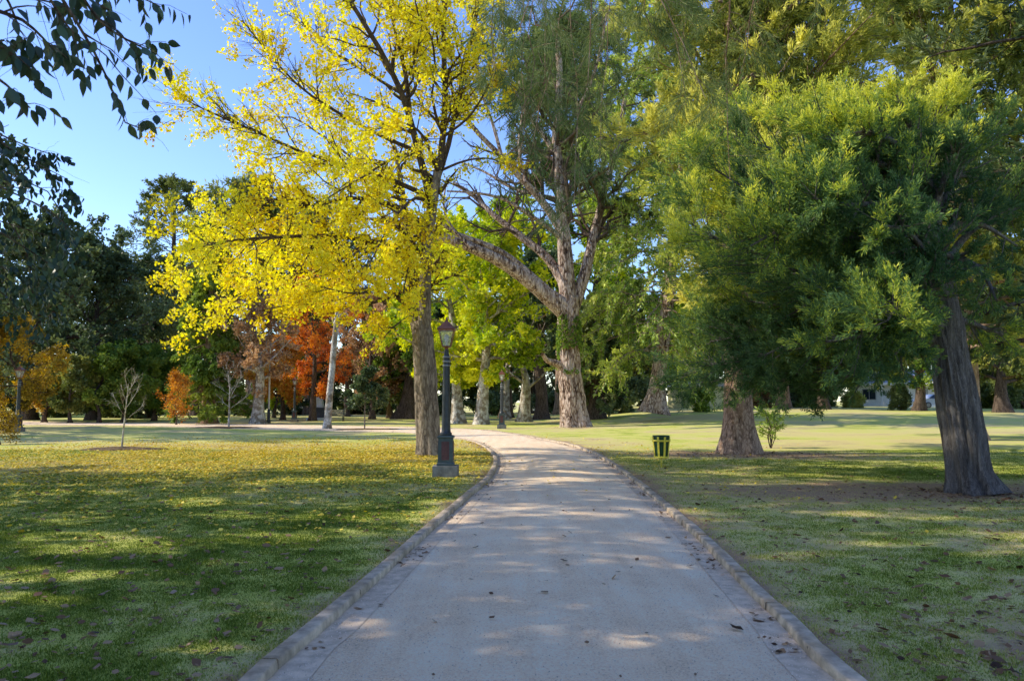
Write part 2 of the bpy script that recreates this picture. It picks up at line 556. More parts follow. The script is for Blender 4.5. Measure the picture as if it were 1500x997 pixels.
def gravel_mat(name, c0, c1, c2):
    m, nt, b = new_mat(name)
    L = nt.links.new
    tc = node(nt, 'ShaderNodeTexCoord')
    n1 = node(nt, 'ShaderNodeTexNoise', i_Scale=55.0, i_Detail=8.0, i_Roughness=0.85)
    n2 = node(nt, 'ShaderNodeTexNoise', i_Scale=1.3, i_Detail=6.0, i_Roughness=0.65)
    mp = node(nt, 'ShaderNodeMapping'); mp.inputs['Scale'].default_value = (3.0, 0.25, 1); L(tc.outputs['Object'], mp.inputs[0])
    n3 = node(nt, 'ShaderNodeTexNoise', i_Scale=1.6, i_Detail=5.0); L(mp.outputs[0], n3.inputs['Vector'])
    for n in (n1, n2): L(tc.outputs['Object'], n.inputs['Vector'])
    a = node(nt, 'ShaderNodeMath'); a.operation = 'MULTIPLY_ADD'; L(n1.outputs[0], a.inputs[0]); a.inputs[1].default_value = 1.5
    a2 = node(nt, 'ShaderNodeMath'); a2.operation = 'MULTIPLY_ADD'; L(n2.outputs[0], a2.inputs[0]); a2.inputs[1].default_value = 0.4
    s3 = node(nt, 'ShaderNodeMath'); s3.operation = 'MULTIPLY'; L(n3.outputs[0], s3.inputs[0]); s3.inputs[1].default_value = 0.3; L(s3.outputs[0], a2.inputs[2]); L(a2.outputs[0], a.inputs[2])
    sb = node(nt, 'ShaderNodeMath'); sb.operation = 'SUBTRACT'; L(a.outputs[0], sb.inputs[0]); sb.inputs[1].default_value = 0.56
    r = ramp(nt, [(0.28, c0), (0.5, c1), (0.68, c2)]); L(sb.outputs[0], r.inputs[0])
    v = node(nt, 'ShaderNodeTexVoronoi', i_Scale=60.0); L(tc.outputs['Object'], v.inputs['Vector'])
    rv = ramp(nt, [(0.0, (0.72, 0.68, 0.64)), (0.25, (1, 1, 1))]); L(v.outputs['Distance'], rv.inputs[0])
    mx = node(nt, 'ShaderNodeMixRGB'); mx.blend_type = 'MULTIPLY'; mx.inputs[0].default_value = 0.5
    L(r.outputs[0], mx.inputs[1]); L(rv.outputs[0], mx.inputs[2]); L(mx.outputs[0], b.inputs['Base Color'])
    b.inputs['Roughness'].default_value = 0.92; b.inputs['Specular IOR Level'].default_value = 0.15
    bp = node(nt, 'ShaderNodeBump', i_Strength=0.9, i_Distance=0.02); L(n1.outputs[0], bp.inputs['Height']); L(bp.outputs[0], b.inputs['Normal'])
    return m


def strip(name, fr, zf, mat):
    """sheet between the path edges; fr: fractions/offsets"""
    A = LEs; B = REs
    d = B - A; wd = np.linalg.norm(d, axis=1, keepdims=True); d = d / wd
    cols = []
    for kind, v in fr:
        if kind == 'L': q = A + d * v
        elif kind == 'R': q = B - d * v
        else: q = A + (B - A) * v
        cols.append(q)
    Q = np.stack(cols, 1)
    n, m = Q.shape[:2]
    z = zf(Q[..., 0], Q[..., 1], np.linalg.norm(Q - A[:, None], axis=2), np.linalg.norm(Q - B[:, None], axis=2))
    V = np.concatenate([Q, z[..., None]], -1).reshape(-1, 3)
    id_ = np.arange(n * m).reshape(n, m)
    fc = np.stack([id_[:-1, :-1], id_[:-1, 1:], id_[1:, 1:], id_[1:, :-1]], -1).reshape(-1, 4)
    return tag(link(name, mesh_np(name, V, fc, smooth=True), mat), kind='structure')


def base_z(x, y):
    return gz(x, y) + 0.012 - 0.055 * fade(y)


def path_z(x, y, dl, dr):
    wv = dl + dr
    return base_z(x, y) + 0.05 * fade(y) * np.clip(4 * dl * dr / (wv * wv + 1e-9), 0, 1) + 0.006 * (vnoise(np.stack([x * 2, y * 2, x * 0], -1), 5) - .5)


M_gravel = gravel_mat('gravel', (0.52, 0.36, 0.215), (1.0, 0.715, 0.445), (1.0, 0.87, 0.62))
M_conc = plain_mat('concrete', (0.84, 0.64, 0.43), 0.9, var=0.35, scale=9, bump=0.5, spec=.15)
M_kerb = plain_mat('kerb_stone', (0.66, 0.52, 0.36), 0.9, var=0.5, scale=7, bump=0.7, spec=.15)
strip('path', [('L', -0.02)] + [('L', .2)] + [('F', f) for f in np.linspace(0.12, 0.88, 13)] + [('R', .2), ('R', -0.02)], path_z, M_gravel)
strip('gutter', [('L', -0.015), ('L', 0.13), ('L', 0.26)], lambda x, y, a, b: path_z(x, y, a, b) + 0.002 * fade(y) + .002, M_conc)
strip('gutter', [('R', 0.24), ('R', 0.13), ('R', -0.015)], lambda x, y, a, b: path_z(x, y, a, b) + 0.002 * fade(y) + .002, M_conc)


def kerb(edge, side, seg, wid, rough):
    """row of stone blocks along the edge, one mesh"""
    d = np.r_[0, np.cumsum(np.linalg.norm(np.diff(edge, axis=0), axis=1))]
    s = 0.0; parts = []
    while s < d[-1] - 0.3:
        L = seg * random.uniform(0.8, 1.2)
        e = min(s + L - 0.012, d[-1])
        if L > .35:
            ss = np.linspace(s, e, 4)
            pts = np.stack([np.interp(ss, d, edge[:, 0]), np.interp(ss, d, edge[:, 1])], 1)
            tg = nrm(np.gradient(pts, axis=0)); no = np.stack([-tg[:, 1], tg[:, 0]], 1) * side
            if pts[0, 1] < -6: s += L; continue
            off = random.uniform(-rough, rough); hz = random.uniform(-rough, rough) * 0.7
            prof = [(0.0, -0.16), (0.003, -0.03), (0.006, 0.010), (0.016, 0.018), (wid - 0.016, 0.018), (wid - 0.005, 0.010), (wid, -0.05), (wid, -0.16)]
            V = []
            for k in range(4):
                x, y = pts[k]
                zt = float(gz(x, y)) + 0.012 + hz - 0.01 * (1 - float(fade(y)))
                for a, b_ in prof:
                    j = random.uniform(-1, 1) * rough * 0.35
                    q = pts[k] + no[k] * (a + off + j)
                    V.append((q[0], q[1], zt + b_ + random.uniform(-1, 1) * rough * 0.25))
            V = np.array(V); m = len(prof)
            id_ = np.arange(4 * m).reshape(4, m)
            a_ = id_[:-1, :-1]; f1 = np.stack([a_, id_[:-1, 1:], id_[1:, 1:], id_[1:, :-1]], -1).reshape(-1, 4)
            caps = []
            for r_ in (0, 3):
                caps += [[id_[r_, 0], id_[r_, 1], id_[r_, 6], id_[r_, 7]], [id_[r_, 1], id_[r_, 2], id_[r_, 5], id_[r_, 6]], [id_[r_, 2], id_[r_, 3], id_[r_, 4], id_[r_, 5]]]
            parts.append((V, np.vstack([f1, np.array(caps)])))
        s += L
    v, f = join_geo(parts)
    return tag(link('kerb', mesh_np('kerb', v, f), M_kerb), kind='structure')


kerb(LEs, 1, 1.9, 0.125, 0.007)
kerb(REs, -1, 0.95, 0.125, 0.011)

# ------------------------------------------------------------------ grass blades, fallen leaves
def lawn_z(x, y):
    sd_ = path_sd(x, y)
    return gz(x, y) - (1 - sstep(-0.10, 0.16, sd_)) * (0.02 + 0.16 * fade(y)), sd_


def scatter(n, y0, y1, pw=1.0, margin=1.5, xr=0.66):
    u = RNG.random(n)
    y = y0 * (y1 / y0) ** (u ** pw)
    x = (RNG.random(n) * 2 - 1) * (y * xr + margin)
    return x, y


x, y = scatter(1150000, 3.0, 26.0, 0.8)
z, sd_ = lawn_z(x, y)
dr = dry_and_lit(x, y, sd_)
cl = vnoise(np.stack([x * 5, y * 5, x * 0], -1), 9)
keep = (sd_ > 0.115) & (RNG.random(len(x)) < np.clip(1.25 - dr, 0.2, 1) * (0.5 + cl))
x, y, z, dr, cl = x[keep], y[keep], z[keep], dr[keep], cl[keep]
n = len(x)
az = RNG.random(n) * 2 * PI
hgt = (0.014 + 0.036 * cl * RNG.random(n)) * (1 - 0.4 * dr)
wd = 0.0024 * (1 + y / 8)
lean = RNG.uniform(0.2, 1.3, n)
bx = np.stack([np.cos(az), np.sin(az), np.zeros(n)], -1)
ax = np.stack([-np.sin(az), np.cos(az), np.zeros(n)], -1)
b0 = np.stack([x, y, z - 0.004], -1)
tip = b0 + bx * (hgt * lean)[:, None]; tip[:, 2] += hgt
V = np.stack([b0 - ax * wd[:, None], b0 + ax * wd[:, None], tip], 1).reshape(-1, 3)
M_grass = leaf_mat('grass', [(0.0, (0.085, 0.135, 0.014)), (0.35, (0.19, 0.25, 0.03)), (0.7, (0.48, 0.48, 0.11)), (1.0, (0.64, 0.5, 0.24))], trans=0.3, rough=.6, spec=.15)
tint = np.clip(dr * 0.9 + RNG.normal(0, .16, n) + 0.0, 0, 1)
g = link('grass', mesh_np('grass', V, np.arange(n * 3).reshape(-1, 3), tint=tint), M_grass)
tag(g, 'short mown green grass with dry patches beside the path', 'grass', kind='stuff')


def litter(name, label, x, y, L, W, mat, tint, lift=0.012, tilt=0.35):
    z, sd_ = lawn_z(x, y)
    onp = sd_ < -0.0
    z = np.where(onp, base_z(x, y) + 0.05 * fade(y) * np.clip(-sd_ * 0.75, 0, 1) + 0.012, z + lift)
    n = len(x)
    a = RNG.random(n) * 2 * PI
    d = np.stack([np.cos(a), np.sin(a), RNG.normal(0, tilt * .5, n)], -1)
    nn = RNG.normal(0, tilt, (n, 3)); nn[:, 2] += 1
    d = nrm(d); nn = nrm(nn - (nn * d).sum(1, keepdims=True) * d); w_ = np.cross(nn, d)
    L = (L * RNG.uniform(0.5, 1.3, n))[:, None]; W = (W * RNG.uniform(0.5, 1.3, n))[:, None]
    p = np.stack([x, y, z + 0.25 * L[:, 0] * np.abs(d[:, 2])], -1)
    cu = RNG.uniform(0.0, 0.35, n)[:, None] * L
    pts = [p - d * L * .5 + nn * cu * .3, p - d * L * .12 + w_ * W * .5 + nn * cu * .5, p + d * L * .2 + w_ * W * .42 + nn * cu * .5, p + d * L * .55 + nn * cu * .9,
           p + d * L * .2 - w_ * W * .42 + nn * cu * .4, p - d * L * .12 - w_ * W * .5 + nn * cu * .6]
    V = np.stack(pts, 1)
    q = np.arange(n)[:, None] * 6
    f = np.vstack([q + np.array([[0, 1, 2, 3]]), q + np.array([[0, 3, 4, 5]])])
    o = link(name, mesh_np(name, V.reshape(-1, 3), f, tint=np.r_[tint, tint]), mat)
    return tag(o, label, 'fallen leaves', kind='stuff')


M_ylit = leaf_mat('fallen_yellow', [(0, (0.28, 0.15, 0.03)), (0.35, (0.62, 0.44, 0.04)), (1, (0.9, 0.74, 0.12))], trans=0.2)
M_blit = leaf_mat('fallen_brown', [(0, (0.05, 0.025, 0.012)), (0.5, (0.17, 0.085, 0.04)), (1, (0.38, 0.24, 0.13))], trans=0.1)
n = 60000
x = RNG.normal(-6.5, 6.0, n); y = 23.5 + RNG.normal(0, 5.0, n)
k = RNG.random(n) < np.clip(0.25 + 1.1 * vnoise(np.stack([x * .6, y * .6, x * 0], -1), 4) * vnoise(np.stack([x * 1.7, y * 1.7, x * 0], -1), 6) * 2, 0, 1)
x, y = x[k], y[k]
x2 = RNG.uniform(-14, -1, 900); y2 = RNG.uniform(10, 17, 900)
x = np.r_[x, x2]; y = np.r_[y, y2]
_, s_ = lawn_z(x, y); k = (s_ > 0.2) | ((RNG.random(len(x)) < 0.015) & (y < 28)); k &= (y > 9) & ((x < 2) | (RNG.random(len(x)) < .25)); x, y = x[k], y[k]
litter('fallen_leaves', 'yellow fallen leaves carpeting the lawn under the golden tree', x, y, 0.062, 0.055, M_ylit, np.clip(RNG.normal(.55, .25, len(x)), 0, 1))
# brown litter: lawn foreground, gutters, bare soil at the lower right
xs, ys = scatter(6000, 3.2, 20, 0.9)
xg, yg = [], []
for E, sgn in ((LEs, 1), (REs, -1)):
    kk = RNG.integers(60, 420, 1500)
    off = np.abs(RNG.normal(0.03, 0.11, 1500)) + 0.02
    dd = nrm(REs[kk] - LEs[kk]) * sgn
    clumpy = vnoise(np.stack([E[kk, 1] * 2.2, E[kk, 0] * 0, E[kk, 0] * 0], -1), 8) > (0.5 if sgn < 0 else 0.6)
    q = E[kk] + dd * off[:, None] + RNG.normal(0, .02, (1500, 2))
    xg.append(q[clumpy, 0]); yg.append(q[clumpy, 1])
xr = RNG.normal(4.4, 1.0, 700); yr = RNG.normal(5.0, .9, 700)
xt = np.r_[RNG.normal(7.1, 1.5, 700), RNG.normal(8.2, 1.1, 900), RNG.normal(3.9, .8, 200)]; yt = np.r_[RNG.normal(24.2, .9, 700), RNG.normal(13.5, .7, 900), RNG.normal(47, .5, 200)]
xp = RNG.uniform(-1.3, 2.2, 110); yp = RNG.uniform(4.2, 20, 110)
_, s_ = lawn_z(xs, ys); k = s_ > 0.2; xs, ys = xs[k], ys[k]
_, s_ = lawn_z(xr, yr); k = s_ > 0.25; xr, yr = xr[k], yr[k]
x = np.concatenate([xs, *xg, xr, xp, xt]); y = np.concatenate([ys, *yg, yr, yp, yt])
sz = np.where(RNG.random(len(x)) < .3, 1.0, .6); sz[len(xs):len(xs) + sum(len(q) for q in xg)] *= .7
litter('fallen_leaves', 'curled brown fallen leaves scattered over the near lawn and gutters', x, y, 0.085 * sz, 0.055 * sz, M_blit, np.clip(RNG.normal(.62, .3, len(x)), 0, 1))

# loose grit on the path
n = 42000
y = 3.4 * (16 / 3.4) ** RNG.random(n); x = RNG.uniform(-2.2, 3.4, n)
s_ = path_sd(x, y); k = (s_ < -.02) & (RNG.random(n) < .35 + .65 * np.exp(np.minimum(s_, 0) / .35)); x, y, s_ = x[k], y[k], s_[k]; n = len(x)
zc = base_z(x, y) + .05 * np.clip(4 * (-s_) * (3.25 + s_) / 10.6, 0, 1) + .006
r_ = RNG.uniform(.002, .0055, n) * (1 + y / 25)
th_ = RNG.random(n) * 6.28
pts = [np.stack([x + r_ * np.cos(th_ + a), y + r_ * np.sin(th_ + a), zc - .002], -1) for a in (0, 2.0, 4.1)] + [np.stack([x + .2 * r_, y, zc + r_ * .9], -1)]
V = np.stack(pts, 1); q = np.arange(n)[:, None] * 4
f = np.vstack([q + np.array([[0, 1, 3]]), q + np.array([[1, 2, 3]]), q + np.array([[2, 0, 3]])])
M_grit = leaf_mat('grit', [(0, (.45, .34, .25)), (.3, (.75, .58, .42)), (1, (.98, .82, .62))], trans=0.0, rough=.9, spec=.1)
tag(link('gravel', mesh_np('gravel', V.reshape(-1, 3), f, tint=np.tile(RNG.random(n), 3)), M_grit), 'loose pale grit lying on the path surface', 'gravel', kind='stuff')

#@@TREES
# ------------------------------------------------------------------ tree materials
B_grey = bark_mat('bark_grey', (0.06, 0.047, 0.036), (0.21, 0.165, 0.125), (0.42, 0.35, 0.27), 7, .2)
B_dark = bark_mat('bark_dark', (0.025, 0.018, 0.013), (0.085, 0.06, 0.045), (0.17, 0.125, 0.095), 7, .2)
B_brown = bark_mat('bark_brown', (0.08, 0.05, 0.035), (0.28, 0.18, 0.12), (0.48, 0.34, 0.24), 6, .35)
B_red = bark_mat('bark_red', (0.05, 0.028, 0.02), (0.32, 0.21, 0.145), (0.68, 0.53, 0.42), 3.4, .28, 1.0, contrast=True)
B_pale = bark_mat('bark_pale', (0.22, 0.18, 0.14), (0.48, 0.43, 0.36), (0.72, 0.68, 0.60), 4, .4, .4, patch=((0.25, 0.2, 0.14), 3.0))
B_twig = bark_mat('bark_twig', (0.035, 0.025, 0.018), (0.095, 0.065, 0.045), (0.18, 0.13, 0.09), 8, .3)
B_jun = bark_mat('bark_fibrous', (0.05, 0.042, 0.04), (0.20, 0.175, 0.16), (0.40, 0.36, 0.33), 16, .05, 1.0)
F_yel = leaf_mat('leaf_yellow', [(0, (0.52, 0.34, 0.03)), (0.15, (0.80, 0.62, 0.03)), (0.4, (0.94, 0.82, 0.05)), (0.82, (0.94, 0.85, 0.09)), (1, (0.80, 0.80, 0.09))], .5)
F_ygr = leaf_mat('leaf_yellow_green', [(0, (0.170, 0.255, 0.025)), (0.4, (0.425, 0.544, 0.043)), (0.75, (0.884, 0.850, 0.068)), (1, (0.900, 0.900, 0.085))], .42)
F_lgr = leaf_mat('leaf_light_green', [(0, (0.076, 0.145, 0.025)), (0.5, (0.204, 0.306, 0.051)), (1, (0.408, 0.476, 0.085))], .38)
F_dkg = leaf_mat('leaf_dark', [(0, (0.024, 0.048, 0.020)), (0.5, (0.115, 0.16, 0.065)), (1, (0.25, 0.29, 0.105))], .3, .45, .3)
F_dsh = leaf_mat('leaf_glossy_dark', [(0, (0.017, 0.034, 0.020)), (0.6, (0.037, 0.068, 0.037)), (1, (0.076, 0.119, 0.051))], .12, .35, .4)
F_olv = leaf_mat('leaf_olive', [(0, (0.068, 0.093, 0.025)), (0.5, (0.204, 0.238, 0.060)), (1, (0.442, 0.425, 0.102))], .35)
F_jun = leaf_mat('leaf_juniper', [(0, (0.044, 0.099, 0.041)), (0.5, (0.13, 0.225, 0.085)), (0.75, (0.32, 0.42, 0.08)), (1, (0.78, 0.76, 0.12))], .42)  # last stop is the sunlit yellow painted on the crown top
F_gold = leaf_mat('leaf_cypress', [(0, (0.051, 0.085, 0.024)), (0.5, (0.32, 0.35, 0.08)), (1, (0.82, 0.76, 0.18))], .4)
F_bun = leaf_mat('leaf_araucaria', [(0, (0.051, 0.102, 0.024)), (0.5, (0.30, 0.42, 0.08)), (1, (0.74, 0.78, 0.16))], .3, .4, .35)
F_pin = leaf_mat('leaf_pine', [(0, (0.05, 0.085, 0.028)), (0.5, (0.14, 0.195, 0.06)), (1, (0.30, 0.33, 0.10))], .3)
F_org = leaf_mat('leaf_orange', [(0, (0.220, 0.070, 0.015)), (0.5, (0.66, 0.31, 0.06)), (1, (0.8, 0.5, 0.1))], .4)
F_red = leaf_mat('leaf_red', [(0, (0.200, 0.035, 0.012)), (0.5, (0.68, 0.17, 0.035)), (1, (0.8, 0.34, 0.06))], .42)
F_brn = leaf_mat('leaf_brown', [(0, (0.170, 0.093, 0.043)), (0.5, (0.408, 0.238, 0.119)), (1, (0.680, 0.442, 0.238))], .35)
F_gld = leaf_mat('leaf_golden_brown', [(0, (0.238, 0.170, 0.025)), (0.5, (0.578, 0.374, 0.051)), (1, (0.884, 0.578, 0.085))], .4)


def polyP(pts, Y0, Y1=None, K=10, rel=None):
    """3D polyline whose outline in the view follows the listed picture points, spread in depth"""
    n = len(pts); Y1 = Y0 if Y1 is None else Y1
    return resample([P(p[0], p[1], Y0 + (Y1 - Y0) * (i / (n - 1)) ** 1.2) for i, p in enumerate(pts)], K)


def rads(r0, r1, K, pw=1.0):
    return r0 + (r1 - r0) * np.linspace(0, 1, K) ** pw


def foliage(PT, R, n2, n3, m, L, W, r2=.42, r3=.4, a2=(50, 14), a3=(45, 15), up2=.1, up3=.0, flat2=1, flat3=1, cv2=0, cv3=0, t2=(.15, 1), t3=(.12, 1),
            fwd=.6, droop=0., offs=.04, nup=.5, clump=.5, lmax2=9, lmax3=3, lmin2=.3, lmin3=.15, seed=0, w2=.06, w3=.08, rnd=.22, base=.5, lt0=.1, K2=5, K3=4, twig=True, per2=None, per3=None, rmin=.006, sides=(5, 3)):
    P2, R2, _ = grow(PT, R, n2, t2[0], t2[1], a2, r2, K2, up2, flat2, cv2, w2, .55, lmin2, lmax2, .5, rmin, per2)
    P3, R3, _ = grow(P2, R2, n3, t3[0], t3[1], a3, r3, K3, up3, flat3, cv3, w3, .6, lmin3, lmax3, .45, rmin * .6, per3)
    geo = [tubes(P2, R2, sides[0])] + ([tubes(P3, R3, sides[1])] if twig else [])
    lv = leaves(P3, m, lt0, L, W, fwd, droop, offs, nup, seed, clump, rnd, base)
    return geo, lv, P2, P3


def broad(name, label, px, Y, H, rad, fork, tr, bark, leafm, nl=20, n2=9, n3=6, m=12, L=.26, W=.2, el=(0, 70), lean=(0, 0), low=None, cat='tree', group=None,
          xy=None, oval=1.0, curve=.05, t0=None, sides=14, tint=.5, clump=.45, droop=.1, r2=.42, flare=.5, seed=None, twigs=True, cxo=0.0, offs=.1):
    b = gpt(px, Y) if xy is None else (xy[0], xy[1], float(gz(*xy)))
    b = np.array(b)
    low = fork * .75 if low is None else low
    top = np.array([lean[0], lean[1], H * .88])
    tk = resample([b + [0, 0, -.15], b + top * .15 + RNG.normal(0, .06, 3) * [1, 1, 0], b + top * .45 + RNG.normal(0, .18, 3) * [1, 1, 0], b + top * .75 + RNG.normal(0, .25, 3) * [1, 1, 0], b + top], 26)
    Rt = np.interp(np.linspace(0, 1, 26), [0, fork / H, .75, 1], [tr * 1.15, tr * .85, tr * .35, tr * .08])
    c = b + [lean[0] * .6 + cxo, lean[1] * .6, (low + H) / 2]
    axs = (rad, rad * oval, (H - low) / 2)
    pl, rl = limbs_from(tk, Rt, nl, (t0 or fork / H), .97, el[0], el[1], lambda s, d, u: ell_len(s, d, c, axs), curve=curve, rr=.42)
    geo, lv, P2, P3 = foliage(pl, rl, n2, n3, m, L, W, r2=r2, offs=offs, clump=clump, droop=droop, seed=int(px) & 255, base=tint, twig=twigs)
    # leaders of the trunk top carry leaves too
    tg = tubes(tk[None], Rt[None], sides, ridged(.07, 5, flare, tr * 1.1, b[2], int(px) & 63))
    return put_tree(name, b, label, cat, tg, join_geo([tubes(pl, rl, 7)] + geo), lv, bark, leafm, group)


def conifer(name, label, px, Y, H, rad, low, tr, bark, leafm, nl=60, n2=10, n3=6, m=16, L=.3, W=.09, el=(-12, 45), shape=.8, cat='tree', group=None, xy=None,
            curve=-.1, flat2=.35, droop=.25, fwd=1.5, tint=.5, clump=.5, lean=(0, 0), sides=16, r2=.38, flare=.5, midbulge=False, t1=.985, cv2=-.15, cv3=-.15, per3=None, offs=.05):
    b = np.array(gpt(px, Y) if xy is None else (xy[0], xy[1], float(gz(*xy))))
    tk = resample([b + [0, 0, -.15], b + [lean[0] * .3, lean[1] * .3, H * .3], b + [lean[0] * .7, lean[1] * .7, H * .7], b + [lean[0], lean[1], H]], 30)
    Rt = np.interp(np.linspace(0, 1, 30), [0, .1, .6, 1], [tr * 1.1, tr * .92, tr * .5, .02])
    if midbulge:
        fn = lambda s, d, u: rad * np.clip(np.sin(PI * np.clip(u * .85 + .15, 0, 1)) ** shape, .08, 1)
    else:
        fn = lambda s, d, u: rad * np.clip((1 - u) ** shape, .04, 1)
    pl, rl = limbs_from(tk, Rt, nl, low / H, t1, el[0], el[1], fn, curve=curve, rr=.3, K=7)
    geo, lv, P2, P3 = foliage(pl, rl, n2, n3, m, L, W, r2=r2, flat2=flat2, cv2=cv2, cv3=cv3, fwd=fwd, droop=droop, offs=offs, clump=clump, seed=int(px) & 255, base=tint, a2=(48, 12), a3=(40, 12), twig=False, per3=per3)
    tg = tubes(tk[None], Rt[None], sides, ridged(.07, 6, flare, tr * 1.1, b[2], int(px) & 63))
    return put_tree(name, b, label, cat, tg, join_geo([tubes(pl, rl, 5)] + geo), lv, bark, leafm, group)


# ------------------------------------------------------------------ the golden tree beside the path
YY = 24.0
tk = polyP([(629, 671), (627, 640), (625, 600), (623, 560), (621, 520), (619, 490), (617, 470)], YY, YY, 44)
tk[0, 2] -= .1
Rt = np.interp(np.linspace(0, 1, 44), [0, .12, .6, .9, 1], [.40, .37, .34, .30, .22])
tg = [tubes(tk[None], Rt[None], 40, ridged(.10, 5, .22, .35, tk[0, 2], 4, 7))]
stems = [
    ([(621, 505), (622, 460), (623, 410), (627, 350), (634, 300), (641, 250)], 0, -.3, .21, .14),
    ([(615, 505), (607, 465), (601, 410), (598, 350), (590, 285), (578, 215)], .1, 1.5, .19, .07),
    ([(635, 292), (647, 220), (652, 140), (650, 60), (656, -60)], -.2, -.8, .13, .05),
    ([(638, 270), (657, 212), (672, 140), (690, 60), (708, -40)], -.2, .8, .10, .04),
    ([(633, 300), (614, 225), (600, 172), (588, 135), (555, 70), (515, 5), (480, -60)], -.2, -2.5, .13, .05),
    ([(600, 165), (594, 110), (580, 50), (562, -30)], -.9, -1.2, .08, .03),
    ([(628, 342), (600, 312), (560, 296), (510, 290), (460, 300), (400, 292), (345, 305)], 0, -4, .10, .02),
    ([(623, 402), (590, 370), (540, 352), (480, 345), (420, 347), (340, 352), (272, 368)], 0, -5.5, .10, .02),
    ([(606, 455), (560, 420), (500, 397), (430, 402), (360, 432), (292, 472)], .2, -2.0, .09, .02),
    ([(600, 405), (540, 395), (470, 380), (400, 385), (330, 382), (258, 396)], .3, 1.5, .08, .02),
    ([(636, 292), (570, 262), (500, 240), (440, 222), (380, 195), (320, 170), (262, 142)], 0, -3, .09, .015),
    ([(612, 222), (560, 200), (500, 168), (440, 128), (395, 80), (355, 30)], -.3, -1, .07, .015),
    ([(588, 137), (540, 108), (480, 70), (425, 15)], -.8, 1.0, .055, .015),
    ([(641, 252), (680, 236), (715, 232), (742, 242)], -.2, -1.5, .05, .012),
    ([(650, 200), (688, 170), (718, 120), (742, 60)], -.4, -2, .05, .012),
    ([(607, 460), (588, 470), (566, 490), (548, 520)], .2, -1.5, .035, .012),
    ([(602, 420), (560, 440), (500, 450), (440, 445), (380, 455)], .3, -3.5, .06, .012),
    ([(590, 285), (540, 250), (480, 205), (420, 170), (360, 190)], 1.2, 3, .06, .012),
    ([(598, 340), (540, 320), (460, 325), (380, 330), (310, 330)], .8, 3.5, .06, .012),
    ([(650, 140), (620, 90), (600, 20), (590, -50)], -.5, 2, .05, .012),
    ([(634, 300), (610, 290), (585, 310), (560, 350), (540, 390)], -.4, -5.5, .06, .012), ([(622, 390), (600, 400), (560, 420), (520, 430), (470, 420)], 0, -5, .06, .012), ([(641, 250), (620, 200), (590, 180), (550, 190)], -.4, -5, .06, .012), ([(614, 225), (580, 230), (530, 260), (480, 290)], -.3, -4.5, .06, .012), ([(628, 342), (600, 350), (600, 380), (590, 430)], -.2, -4, .05, .012), ([(652, 140), (660, 100), (690, 60), (700, 20)], -.4, -3, .05, .012),
]
PT = np.stack([polyP(s[0], YY + s[1], YY + s[2], 12) for s in stems])
RR_ = np.stack([rads(s[3], s[4], 12, .8) for s in stems])
lim = grow(PT[:6], RR_[:6], 4, .25, .95, (58, 10), .55, 12, .12, 1, 0, .05, .5, 1.5, 5.0)
sel = (lim[0][:, -1, 1] < 27.5) & (lim[0][:, -1, 0] / lim[0][:, -1, 1] < np.where(lim[0][:, -1, 2] > 8.5, -.05, -.105))
PT = np.concatenate([PT, lim[0][sel]]); RR_ = np.concatenate([RR_, lim[1][sel]])
geo, lv, P2, P3 = foliage(PT, RR_, 0, 0, 22, .098, .09, per2=2.7, per3=5.2, r2=.34, r3=.45, a2=(48, 14), a3=(48, 18), up2=.06, up3=.02, t2=(.22, 1), lmax2=2.6, lmax3=.85, lmin2=.7, lmin3=.25,
                          fwd=.3, droop=.25, offs=.07, clump=.8, rnd=.42, base=.58, seed=21, rmin=.007, w2=.08, sides=(5, 3))
# bare outer twigs against the sky, upper left
tips, tr_, _ = grow(PT[[6, 10, 11, 12]], RR_[[6, 10, 11, 12]], 16, .55, 1, (35, 14), .22, 5, .1, 1, 0, .08, .6, .5, 1.6, .3, .006)
tips2, tr2, _ = grow(tips, tr_, 6, .2, 1, (35, 12), .45, 4, .05, 1, 0, .06, .7, .15, .6, .3, .004)
tg.append(tubes(PT[:2], RR_[:2], 14, ridged(.08, 4, 0, .5, 0, 3, 5)))
put_tree('golden_tree', tk[0] + [0, 0, .1], 'tall golden yellow autumn tree standing behind the nearest lamp post, left of the path', 'tree', join_geo(tg),
         join_geo([tubes(PT[2:], RR_[2:], 9)] + geo + [tubes(tips, tr_, 4), tubes(tips2, tr2, 3)]), lv, B_grey, F_yel, bmat=B_twig)  # darker bark on the limbs paints in their backlit shade

